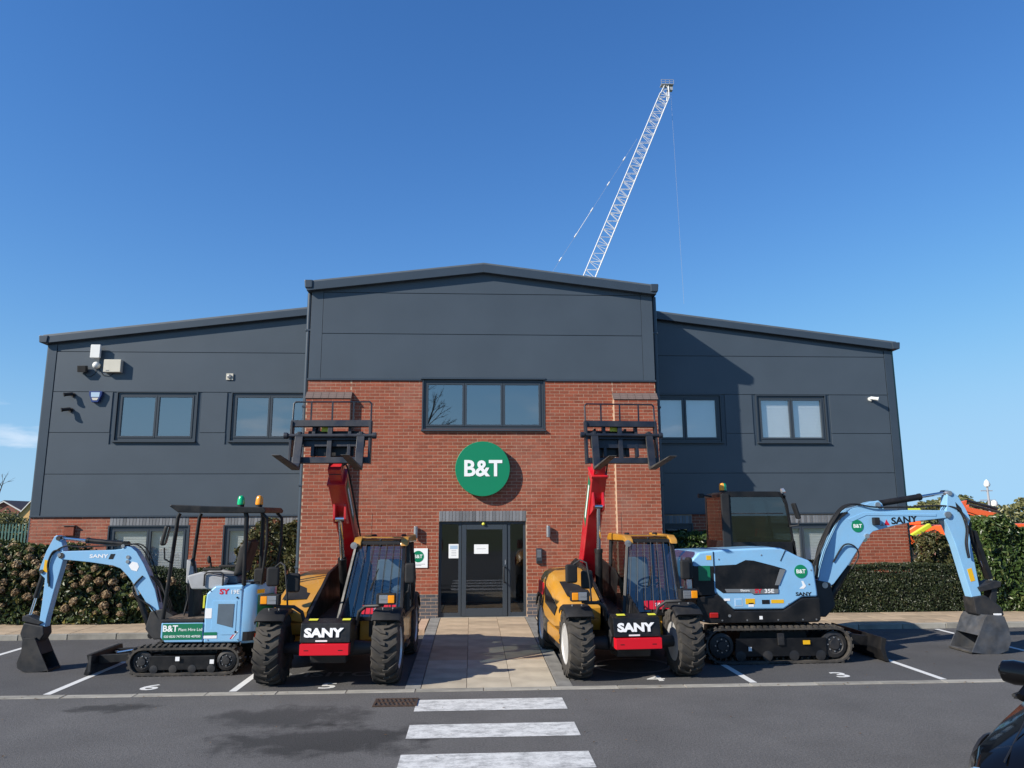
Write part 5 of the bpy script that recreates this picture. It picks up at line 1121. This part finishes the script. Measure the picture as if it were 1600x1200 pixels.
def telehandler(label, loc, rz, ang, blen, shift, headx):
    global TY
    t = thing('telehandler', label, 'telehandler', loc, rz, 'telehandlers either side of the entrance')
    R_, W_ = .475, .36
    for x in (1.12, -1.12):
        for s in (-1, 1):
            if TY is None: o = tyre_mesh(R_, W_).build('wheel', 'rubber', t, 0, True); TY = o.data
            else: o = link('wheel', TY, t)
            if s not in RIMS: q = rim_mesh(R_, W_, s).build('rim', 'rim_silver', o, 0, True); RIMS[s] = q.data
            else: q = link('rim', RIMS[s], o)
            o.location = (x, s*.80, R_); o.rotation_euler = (0, random.uniform(0, 1), 0)
    # mudguards
    for x, nm in ((1.12, 'front'), (-1.12, 'rear')):
        for s in (-1, 1):
            mb = MB(); n = 12; rr = R_+.05; a0, a1 = (50, 125) if x > 0 else (40, 150); rings = []
            for i in range(n+1):
                a = rad(a0+(a1-a0)*i/n); ci, si = math.cos(a), math.sin(a)
                rings.append([Vector((x+q*ci, s*.80+v, R_+q*si)) for v, q in ((-.20, rr-.05), (-.20, rr), (-.17, rr+.022), (.17, rr+.022), (.20, rr), (.20, rr-.05), (.19, rr-.05), (.17, rr+.002), (-.17, rr+.002), (-.19, rr-.05))])
            g_ = mb.loft(rings).build('mudguard', 'black_plastic', t, 0, True)
            if x > 0:
                for v in (-.07, .07): MB().cyl((x+.10, s*.80+v, R_+rr+.005), (x+.10, s*.80+v, R_+rr+.03), .012, 8).build('bolt', 'steel', g_)
    # chassis, axles
    MB().prism([(-1.45, .40), (1.30, .40), (1.45, .62), (1.20, .78), (-1.35, .95), (-1.5, .70)], -.36, .30).build('chassis', 'black_steel', t, .02)
    for x in (1.12, -1.12): MB().lathe([(.07, -.72), (.09, -.5), (.12, -.2), (.16, 0), (.12, .2), (.09, .5), (.07, .72)], (x, 0, R_), (0, 1, 0), 16).build('axle', 'black_steel', t, 0, True)
    MB().prism([(.9, .30), (1.3, .30), (1.35, .45), (.9, .5)], -.25, .25).build('belly_guard', 'black_steel', t, .02)
    # nose: black name plate over a red bumper
    np_ = MB().prism([(1.20, .60), (1.545, .61), (1.50, .86), (1.30, .90), (1.15, .86)], -.345, .335).build('nose', 'black_paint', t, .012)
    text('SANY', .155, (1.5375, -.03, .735), (0, 1, 0), (-.17, 0, 1), 'decal_white', np_, 'lettering', sx=1.32, off=.008, ext=.002)
    MB().b2((1.545, -.13, .625), (1.549, .03, .645)).build('label', 'decal_white', np_)
    for y0, y1 in ((-.26, -.14), (.20, .31)): MB().box((1.39, (y0+y1)/2, .896), (.07, y1-y0, .004), rotm('Y', .2)).build('label', 'decal_lime', np_)
    MB().b2((1.46, -.33, .455), (1.60, .33, .60)).build('bumper', 'bumper_red', t, .006)
    for y in (-.24, .22): MB().b2((1.599, y-.03, .515), (1.6025, y+.03, .525)).build('bumper_slot', 'decal_black', t)
    for s in (-.30, .30): MB().prism([(1.0, .42), (1.46, .47), (1.46, .58), (1.0, .75)], s-.03, s+.03).build('bumper_bracket', 'black_steel', t, .008)
    # boom channel cheeks rising to the rear
    for y0, y1 in ((-.36, -.31), (.10, .14)): MB().prism([(-1.45, .6), (1.35, .60), (1.28, .88), (.75, 1.08), (-.1, 1.42), (-1.1, 1.55), (-1.5, 1.45)], y0, y1).build('channel_cheek', 'black_paint', t, .01)
    MB().b2((-1.3, -.31, .7), (.9, .10, .82)).build('channel_floor', 'black_steel', t)
    # engine bonnet on the machine's right
    rings = []
    for x, y0, zt, zb, yo in ((.98, -.90, .93, .80, -.40), (.86, -.97, 1.02, .62, -.38), (.45, -1.0, 1.16, .56, -.375), (.0, -1.0, 1.30, .56, -.37), (-.5, -1.0, 1.39, .60, -.37), (-1.0, -.99, 1.40, .80, -.37), (-1.38, -.95, 1.33, .95, -.38), (-1.50, -.90, 1.20, 1.0, -.42)):
        rings.append([Vector(p) for p in ((x, yo, zb), (x, y0+.06, zb), (x, y0, zb+.07), (x, y0+.01, zt-.16), (x, y0+.07, zt-.05), (x, y0+.18, zt), (x, yo, zt+.02))])
    bn = MB().loft(rings).build('bonnet', 'yellow_body', t, 0, True)
    MB().prism([(.62, .93), (.10, 1.06), (-.45, 1.16), (-.45, .88), (.45, .78)], -1.006, -.985).build('side_grille', 'black_plastic', bn, .006)
    MB().prism([(-.6, 1.18), (-1.1, 1.2), (-1.2, .98), (-.65, .98)], -1.004, -.985).build('decal', 'decal_red', bn)
    MB().add([(.70, -.84, 1.090), (.70, -.48, 1.098), (.12, -.46, 1.275), (.12, -.86, 1.262)], [(0, 1, 2, 3)]).build('top_window', 'black_plastic', bn)
    MB().prism([(.55, .56), (-.60, .56), (-.62, .36), (.50, .36)], -.95, -.40).build('side_tank', 'yellow_body', t, .03); MB().prism([(.52, .36), (-.6, .36), (-.55, .28), (.48, .28)], -.93, -.45).build('side_step', 'black_plastic', t, .01)
    # under the cab
    MB().prism([(.72, .80), (.72, .52), (.55, .36), (-.60, .36), (-.62, .80)], .32, .94).build('cab_base', 'yellow_body', t, .02)
    for y in (.47, .63): MB().b2((.715, y-.01, .56), (.727, y+.05, .79)).build('vent_slot', 'black_plastic', t)
    MB().b2((.05, .94, .36), (.45, 1.0, .42)).build('step', 'black_steel', t, .01)
    # cab
    cy0, cy1 = .13, .96
    fr = MB(); P = lambda x, y, z: Vector((x, y, z))
    def bar(a, b, r=.028): fr.box((Vector(a)+Vector(b))/2, ((Vector(b)-Vector(a)).length, r*1.7, r*2), (Vector(b)-Vector(a)).to_track_quat('X', 'Z').to_matrix())
    TLf, TRf, BLf, BRf = (.42, .20, 1.90), (.42, .92, 1.90), (.76, .02, .82), (.76, .93, .82)
    TLr, TRr, BLr, BRr = (-.66, .20, 1.90), (-.66, .92, 1.90), (-.70, .16, .82), (-.70, .96, .82)
    for a, b in ((TLf, BLf), (TRf, BRf), (TLf, TRf), (BLf, BRf), (TLr, BLr), (TRr, BRr), (TLr, TRr), (BLr, BRr), (TRf, TRr), (TLf, TLr), (BRf, BRr), (BLf, BLr)): bar(a, b)
    bar((.06, .955, .84), (-.02, .93, 1.9), .03)
    cab_ = fr.build('cab', 'black_paint', t, .008)
    def quad(nm, pts, m): return outward(MB().add(pts, [(0, 1, 2, 3)]).build(nm, m, cab_), (0, .55, 1.4))
    quad('windscreen', [BLf, BRf, TRf, TLf], 'cab_glass'); quad('side_window', [BRf, BRr, TRr, TRf], 'cab_glass'); quad('side_window', [BLf, BLr, TLr, TLf], 'cab_glass'); quad('rear_window', [(-.69, .16, 1.25), (-.69, .96, 1.25), TRr, TLr], 'cab_glass')
    MB().b2((-.71, .16, .80), (-.66, .96, 1.25)).build('rear_panel', 'black_paint', cab_); MB().prism([(.74, .80), (-.68, .80), (-.68, .86), (.74, .86)], .13, .93).build('floor', 'black_plastic', cab_)
    # roof with yellow side rails and dark glass between
    MB().prism([(.47, 1.905), (.36, 1.965), (-.60, 1.985), (-.70, 1.93), (-.70, 1.90), (.45, 1.885)], .28, .86).build('roof', 'cab_glass', cab_, .01)
    for y0, y1 in ((.15, .27), (.87, .99)): MB().prism([(.53, 1.85), (.50, 1.92), (.38, 1.985), (-.62, 2.005), (-.74, 1.95), (-.74, 1.88), (.30, 1.90)], y0, y1).build('roof_rail', 'yellow_body', cab_, .02)
    MB().b2((.345, .27, 1.97), (.36, .87, 1.986)).build('roof_edge', 'yellow_body', cab_, .008); MB().b2((.43, .20, 1.87), (.48, .93, 1.915)).build('visor', 'black_plastic', cab_, .01)
    gb = MB()
    for k in range(7):
        f_ = (k+.5)/7; a = Vector(BLf).lerp(Vector(BRf), f_)+Vector((.05, 0, .02)); b = Vector(TLf).lerp(Vector(TRf), f_)+Vector((.05, 0, 0)); gb.cyl(a, b, .0055, 6)
    gb.build('screen_guard', 'black_steel', cab_)
    MB().tube([(.68, .45, 1.22), (.56, .55, 1.52)], .008, 5).build('wiper', 'black_plastic', cab_)
    MB().prism([(-.45, .86), (.02, .86), (.04, 1.10), (-.42, 1.10)], .36, .80).build('seat', 'seat_grey', cab_, .05); MB().prism([(-.36, 1.08), (-.48, 1.10), (-.58, 1.58), (-.46, 1.62)], .37, .79).build('backrest', 'seat_light', cab_, .06)
    MB().prism([(.60, .86), (.36, .86), (.30, 1.12), (.42, 1.18), (.62, 1.02)], .40, .76).build('dashboard', 'black_plastic', cab_, .03)
    sw_ = MB(); c0 = Vector((.27, .57, 1.25)); ax = Vector((-.5, 0, .86)); a_ = Vector((0, 1, 0)); b_ = ax.cross(a_)
    sw_.tube([c0+(a_*math.cos(i*.3142)+b_*math.sin(i*.3142))*.17 for i in range(21)], .015, 8); sw_.cyl(c0, c0-ax*.2, .02, 8)
    for i in range(3): sw_.cyl(c0, c0+(a_*math.cos(i*2.09+.5)+b_*math.sin(i*2.09+.5))*.17, .010, 6)
    sw_.build('steering_wheel', 'black_plastic', cab_, 0, True)
    rp = MB().box((.735, .60, .945), (.012, .50, .13), rotm('Y', -.30)).build('red_plate', 'decal_red', t, .004)
    text('SANY', .07, (.742, .62, .95), (0, 1, 0), (-.3, 0, 1), 'decal_white', rp, 'lettering', sx=1.2, off=.002, ext=.001)
    for y in (.36, .84): MB().lathe([(.0, 0), (.04, .0), (.045, .015), (.03, .03)], (-.2, y, 1.985), (0, 0, 1), 12).build('roof_cap', 'black_plastic', cab_)
    MB().lathe([(.02, 0), (.02, .06), (.03, .07), (.03, .11)], (.38, .55, 1.95), (.3, 0, -1), 10).build('roof_camera', 'black_plastic', cab_)
    MB().tube([(-.30, .3, 1.99), (-.30, .3, 2.35)], .004, 5).build('aerial', 'black_plastic', cab_)
    for y in (.17,): MB().lathe([(.03, 0), (.052, .03), (.052, .06), (.0, .065)], (.50, y, 1.87), (1, 0, -.1), 16).build('work_light', 'lens', t, 0, True)
    # lamps on bent arms, mirrors
    for s in (-1, 1):
        ya = s*.36
        MB().tube([(1.20, ya, .80), (1.26, ya+s*.04, .98), (1.32, ya+s*.14, 1.06), (1.38, s*.66, 1.07), (1.40, s*.76, 1.09)], .026, 10).build('lamp_arm', 'black_steel', t, 0, True)
        hl = MB().box((1.42, s*.80, 1.17), (.12, .27, .15)).build('headlight', 'black_plastic', t, .02)
        MB().b2((1.478, s*.80-.045-s*.045, 1.115), (1.487, s*.80+.075-s*.045, 1.225)).build('lens', 'lens', hl, .01) if s > 0 else MB().b2((1.478, -.83+.0, 1.115), (1.487, -.83+.125, 1.225)).build('lens', 'lens', hl, .01)
        MB().b2((1.474, s*.875-.045, 1.118), (1.492, s*.875+.045, 1.222)).build('indicator', 'amber', hl, .012)
        MB().b2((1.487, s*.80-.04-s*.035, 1.16), (1.4895, s*.80+.05-s*.035, 1.175)).build('lamp_bar', 'decal_grey', hl)
    MB().tube([(1.28, -.60, 1.08), (1.30, -.62, 1.35), (1.28, -.66, 1.62), (1.22, -.74, 1.66), (1.16, -.82, 1.60), (1.14, -.84, 1.50)], .013, 8).build('mirror_arm', 'black_steel', t, 0, True)
    for y_, x_, z_ in ((-.86, 1.14, 1.46), (-.60, 1.0, 1.36)):
        o = MB().box((x_, y_, z_), (.09, .18, .27), rotm('Z', .15)).build('mirror', 'black_plastic', t, .035); MB().box((x_-.047, y_-.005, z_), (.004, .14, .22), rotm('Z', .15)).build('mirror_glass', 'chrome', o)
    MB().tube([(.55, .93, 1.12), (.66, 1.02, 1.2), (.66, 1.04, 1.36)], .013, 8).build('mirror_arm', 'black_steel', t, 0, True); o = MB().box((.66, 1.04, 1.46), (.09, .15, .30)).build('mirror', 'black_plastic', t, .035); MB().b2((.609, .98, 1.34), (.613, 1.10, 1.58)).build('mirror_glass', 'chrome', o)
    MB().tube([(-.55, .98, .95), (-.55, 1.0, 1.3), (-.55, .97, 1.7)], .014, 8).build('hand_rail', 'black_steel', t, 0, True)
    # boom: two telescoping boxes from the rear pivot
    by = -.11; pv = Vector((-1.30, by, 1.28)); dr_ = Vector((math.cos(ang), 0, math.sin(ang))); nr = Vector((-math.sin(ang), 0, math.cos(ang)))
    def boxbeam(s0, s1, hw, lo, hi):
        vs = []
        for s_ in (s0, s1):
            for u, v in ((-hw, lo), (hw, lo), (hw, hi), (-hw, hi)): vs.append(pv+dr_*s_+Vector((0, u, 0))+nr*v)
        return MB().add(vs, [(3, 2, 1, 0), (4, 5, 6, 7), (0, 1, 5, 4), (1, 2, 6, 5), (2, 3, 7, 6), (3, 0, 4, 7)])
    bm_ = boxbeam(-.15, blen-.30, .128, -.16, .16).build('boom', 'red_body', t, .018); boxbeam(blen-.32, blen-.02, .10, -.125, .125).build('inner_boom', 'red_body', t, .012)
    boxbeam(blen-.34, blen-.29, .14, -.173, .173).build('boom_collar', 'red_body', bm_, .008)
    for s in (-1, 1):
        q = MB().add([pv+dr_*a+Vector((0, s*.1315, 0))+nr*b for a, b in ((blen-1.35, -.07), (blen-.45, -.09), (blen-.40, .09), (blen-1.25, .11))], [(0, 1, 2, 3)]).build('boom_decal', 'panel_green', bm_)
        MB().add([pv+dr_*a+Vector((0, s*.1325, 0))+nr*b for a, b in ((blen-1.2, -.03), (blen-.55, -.04), (blen-.55, .02), (blen-1.2, .03))], [(0, 1, 2, 3)]).build('boom_decal', 'decal_white', bm_)
    # lift ram with its red ear under the boom
    ea = pv+dr_*(blen*.66)-nr*.19; ba = Vector((-.35, by, .86))
    ears = MB()
    for s in (-.085, .085):
        sec = []
        for a, b in ((-.28, .03), (.22, .03), (.10, -.10), (.04, -.16), (-.04, -.17), (-.10, -.13)): sec.append((a, b))
        vs = [ea+dr_*a+nr*(b+.02)+Vector((0, s-.018, 0)) for a, b in sec]+[ea+dr_*a+nr*(b+.02)+Vector((0, s+.018, 0)) for a, b in sec]; n = len(sec)
        ears.add(vs, [tuple(range(n)), tuple(range(2*n-1, n-1, -1))]+[(i, i+n, (i+1) % n+n, (i+1) % n) for i in range(n)])
    ears.build('ram_ear', 'red_body', bm_, .006)
    e2 = ea-nr*.10; d2 = (e2-ba).normalized(); L2 = (e2-ba).length; c = MB().cyl(ba, ba+d2*L2*.55, .062, 18); c.cyl(ba+d2*L2*.52, ba+d2*L2*.56, .07, 18); o = c.build('lift_ram', 'black_paint', t, 0, True)
    c = MB().cyl(ba+d2*L2*.55, e2, .036, 14); c.cyl(e2-Vector((0, .10, 0)), e2+Vector((0, .10, 0)), .045, 14); c.build('ram_rod', 'chrome', o, 0, True)
    hose(t, [pv+dr_*.2+Vector((0, .16, 0))+nr*.1, pv+dr_*(blen*.5)+Vector((0, .17, 0))+nr*.08, pv+dr_*(blen-.2)+Vector((0, .165, 0))+nr*.05, pv+dr_*blen+Vector((0, .13, 0))-nr*.05], .014)
    # boom head, carriage and forks
    hp = pv+dr_*blen; cx, cyy = headx, by+shift; zb, zt, zg = loc_h = HEAD[headx]
    MB().loft([[hp+Vector((0, u, 0))+nr*v-dr_*.12 for u, v in ((-.10, -.14), (.10, -.14), (.10, .13), (-.10, .13))], [Vector((cx-.20, by+u, (zb+zt)/2+v)) for u, v in ((-.10, -.28), (.10, -.28), (.10, .12), (-.10, .12))]]).build('boom_head', 'black_paint', t, .01)
    cr = MB(); w2 = .61; tl = rotm('Y', -rad(7))
    cz = lambda z: cx-.0+(z-zb)*-.10          # frame leans back a little
    def beam(z, y0, y1, hx, hz, dx=0): cr.box((cz(z)+dx, cyy+(y0+y1)/2, z), (hx, y1-y0, hz), tl)
    beam(zt-.03, -w2, w2, .07, .10); beam(zb+.05, -w2, w2, .08, .09); beam(zt-.26, -w2, w2, .05, .05); beam(zb+.36, -w2+.1, w2-.1, .04, .20, -.05)
    for y_ in (-w2+.02, w2-.02):
        cr.prism([(cz(zb)-.09, zb), (cz(zb)+.05, zb), (cz(zt)+.06, zt), (cz(zt)-.08, zt+.02)], cyy+y_-.018, cyy+y_+.018)
    for y_ in (-.03, .0): cr.box((cz((zb+zt)/2)-.01, cyy+y_, (zb+zt)/2), (.06, .04, zt-zb-.08), tl)
    for y_ in (-.34, .34): cr.box((cz((zb+zt)/2)-.08, cyy+y_*.8, (zb+zt)/2+.03), (.10, .05, zt-zb-.16), tl)
    cr.cyl((cz(zt-.22)+.05, cyy-w2-.06, zt-.22), (cz(zt-.22)+.05, cyy+w2+.06, zt-.22), .030, 12)
    for s in (-1, 1): cr.cyl((cz(zt-.22)+.05, cyy+s*(w2+.02), zt-.22), (cz(zt-.22)+.05, cyy+s*(w2+.08), zt-.22), .05, 12)
    car = cr.build('fork_carriage', 'carriage_paint', t, .006)
    ap = MB(); ap.box((cz((zb+zt)/2)-.13, by+(cyy-by)*.5, zb+.30), (.04, .62, .36), tl); ap.box((cz(zt)-.15, by+(cyy-by)*.5, zt-.17), (.10, .80, .07), tl)
    for y_ in (-.26, .26): ap.box((cz((zb+zt)/2)-.17, by+(cyy-by)*.5+y_, zb+.36), (.14, .035, .46), tl)
    ap.build('attachment_plate', 'black_paint', car, .006)
    MB().cyl((cz(zb)-.30, by, zb+.02), (cz(zt)-.14, by, zt-.26), .045, 12).build('tilt_ram', 'black_steel', car, 0, True)
    MB().box((cz(zt-.10)-.07, cyy-.09, zt-.11), (.01, .15, .07), tl).build('label', 'decal_lime', car)
    gm = MB()
    gm.tube([(cz(zt), cyy-w2+.02, zt), (cz(zg), cyy-w2+.02, zg-.03), (cz(zg), cyy-w2+.05, zg), (cz(zg), cyy+w2-.05, zg), (cz(zg), cyy+w2-.02, zg-.03), (cz(zt), cyy+w2-.02, zt)], .014, 8)
    for f_ in (-.32, .0, .32): gm.b2((cz(zt)-.008, cyy+f_-.012, zt), (cz(zg)+.008, cyy+f_+.012, zg))
    gm.build('load_guard', 'carriage_paint', car, 0, True)
    for y_ in (-.46, .46):
        z0 = zb-.10; f0 = cz(z0)+.09; L_ = 1.08; up_ = .13
        fk = MB().prism([(cz(zt)+.045, zt-.18), (cz(zt)+.085, zt-.18), (f0+.045, z0+.10), (f0+.10, z0+.045), (f0+L_, z0+up_+.012), (f0+L_, z0+up_), (f0+.03, z0-.005), (f0-.0, z0+.03)], cyy+y_-.058, cyy+y_+.058)
        o = fk.build('fork', 'carriage_paint', t, .008)
        o.data.materials.append(MATS['fork_steel'])
        for p_ in o.data.polygons:
            if p_.center.x > f0+.12: p_.material_index = 1
        MB().b2((cz(zt)+.02, cyy+y_-.03, zt-.24), (cz(zt)+.10, cyy+y_+.03, zt-.16)).build('fork_hook', 'carriage_paint', o, .01); 
    return t
HEAD = {.97: (3.08, 3.72, 4.03), .30: (3.13, 3.82, 4.13)}
telehandler('yellow telehandler left of the entrance, red boom raised, forks over the small excavator', (-1.95, 12.17, 0), rad(-91.5), rad(41), 2.78, -.05, .97)
telehandler('yellow telehandler right of the entrance, red boom raised steeply, beside the larger excavator', (2.25, 12.30, 0), rad(-86.5), rad(58), 2.36, .30, .30)

# ------------------------------------------------------------------ black car at the lower right
K = thing('black_car', 'glossy black car nosing into the lower right corner of the road', 'car', (5.36, 5.46, 0), rad(212))
# local: x forward, y left; body as lofted cross sections
sec = []
for x, hw, zl, zs, zt, cr_ in ((2.12, .55, .34, .56, .60, .0), (2.05, .74, .26, .60, .68, .02), (1.75, .86, .22, .68, .80, .05), (1.2, .90, .22, .78, .90, .06), (.85, .91, .22, .84, .965, .05), (.2, .92, .22, .90, .98, .03), (-.9, .92, .22, .93, 1.0, .03), (-1.7, .90, .24, .95, 1.02, .03), (-2.05, .82, .30, .92, .98, .02), (-2.18, .66, .40, .85, .90, .0)):
    ring_ = [(x, -hw*.92, zl), (x, -hw, zl+.12), (x, -hw, (zl+zs)/2+.06), (x, -hw*.985, zs), (x, -hw*.90, zs+(zt-zs)*.65), (x, -hw*.6, zt+cr_*.3), (x, 0, zt+cr_), (x, hw*.6, zt+cr_*.3), (x, hw*.90, zs+(zt-zs)*.65), (x, hw*.985, zs), (x, hw, (zl+zs)/2+.06), (x, hw, zl+.12), (x, hw*.92, zl)]
    sec.append([Vector(p) for p in ring_])
body = MB().loft(sec).build('body', 'car_black', K, 0, True)
gl = []
for x, hw, z in ((.95, .74, .97), (.20, .60, 1.40), (-.2, .58, 1.45), (-1.0, .57, 1.42), (-1.75, .66, 1.02)):
    gl.append([Vector(p) for p in ((x, -hw-.08 if z < 1.1 else -hw, min(z, .99)-.03 if z < 1.1 else z-.05), (x, -hw*.85, z), (x, hw*.85, z), (x, hw+.08 if z < 1.1 else hw, min(z, .99)-.03 if z < 1.1 else z-.05))])
cabn = MB()
gh = MB()
A_ = [(.98, .955), (.18, 1.40), (-.25, 1.455), (-1.05, 1.42), (-1.85, 1.0)]
rings = []
for (x, z), hb, ht in zip(A_, (.70, .60, .58, .57, .62), (.70, .60, .58, .57, .62)):
    zb_ = .93; k = (z-zb_)
    rings.append([Vector(p) for p in ((x, -.86+.0*k, zb_), (x, -.86+.52*k, z-.03 if k > .1 else z), (x, -.60 if k > .1 else -.70, z), (x, 0, z+.02), (x, .60 if k > .1 else .70, z), (x, .86-.52*k, z-.03 if k > .1 else z), (x, .86, zb_))])
gh.loft(rings); gh.build('glasshouse', 'car_glass', K, 0, True)
MB().prism([(.12, 1.425), (-.25, 1.478), (-1.05, 1.442), (-1.05, 1.425), (-.25, 1.455), (.12, 1.41)], -.58, .58).build('roof', 'car_black', K, .01)
for s in (-1, 1):
    MB().tube([(1.0, s*.80, .95), (.60, s*.73, 1.17), (.15, s*.62, 1.405), (-.3, s*.60, 1.455), (-1.05, s*.60, 1.425), (-1.85, s*.74, 1.0)], .035, 8).build('roof_pillar', 'car_black', K, 0, True)
    MB().tube([(.95, s*.868, .945), (-1.8, s*.868, .965)], .016, 6).build('window_trim', 'car_trim', K, 0, True)
    ma = MB().prism([(.78, .93), (.62, .93), (.60, 1.0), (.70, 1.03)], s*.86-.02, s*.86+.06*1 if s > 0 else s*.86+.02).build('mirror_foot', 'car_trim', K, .008)
    rings = []
    for u, hx, hz in ((.0, .045, .05), (.03, .075, .085), (.14, .085, .095), (.22, .07, .08), (.245, .04, .045)):
        rings.append([Vector((.70+hx*math.cos(a)*1.1, s*(.80+u), 1.07+hz*math.sin(a))) for a in [i*math.pi/10 for i in range(20)]])
    mr = MB().loft(rings).build('mirror', 'car_black', K, 0, True); MB().b2((.605, s*.84 if s > 0 else s*1.02, 1.01), (.612, s*1.02 if s > 0 else s*.84, 1.13)).build('mirror_glass', 'chrome', mr)
    for x in (1.35, -1.35):
        w_ = MB().lathe([(.20, -.09), (.31, -.10), (.325, -.06), (.325, .06), (.31, .10), (.20, .09)], (x, s*.80, .325), (0, 1, 0), 28).build('wheel', 'rubber', K, 0, True); MB().lathe([(.205, s*.0), (.21, s*.085), (.19, s*.09), (.06, s*.06), (.004, s*.07)], (x, s*.80, .325), (0, 1, 0), 24).build('rim', 'rim_silver', w_, 0, True)
        MB().lathe([(.36, -.02), (.40, -.01), (.40, .01), (.36, .02)], (x, s*.905, .335), (0, 1, 0), 28).build('wheel_arch', 'car_trim', K, 0, True)
    hl = MB().box((1.98, s*.60, .62), (.16, .30, .10), rotm('Z', -s*.45)).build('headlight', 'lens', K, .03)
MB().b2((2.09, -.34, .40), (2.135, .34, .54)).build('grille', 'car_trim', K, .02)
for y in (-.62, .62): MB().tube([(1.95, y*.9, .735), (1.4, y, .90), (.98, y*1.02, .972)], .006, 5).build('bonnet_crease', 'car_trim', K, 0, True)
MB().tube([(.98, -.80, .972), (1.02, -.4, .99), (1.03, 0, .998), (1.02, .4, .99), (.98, .80, .972)], .014, 6).build('cowl', 'car_trim', K, 0, True)
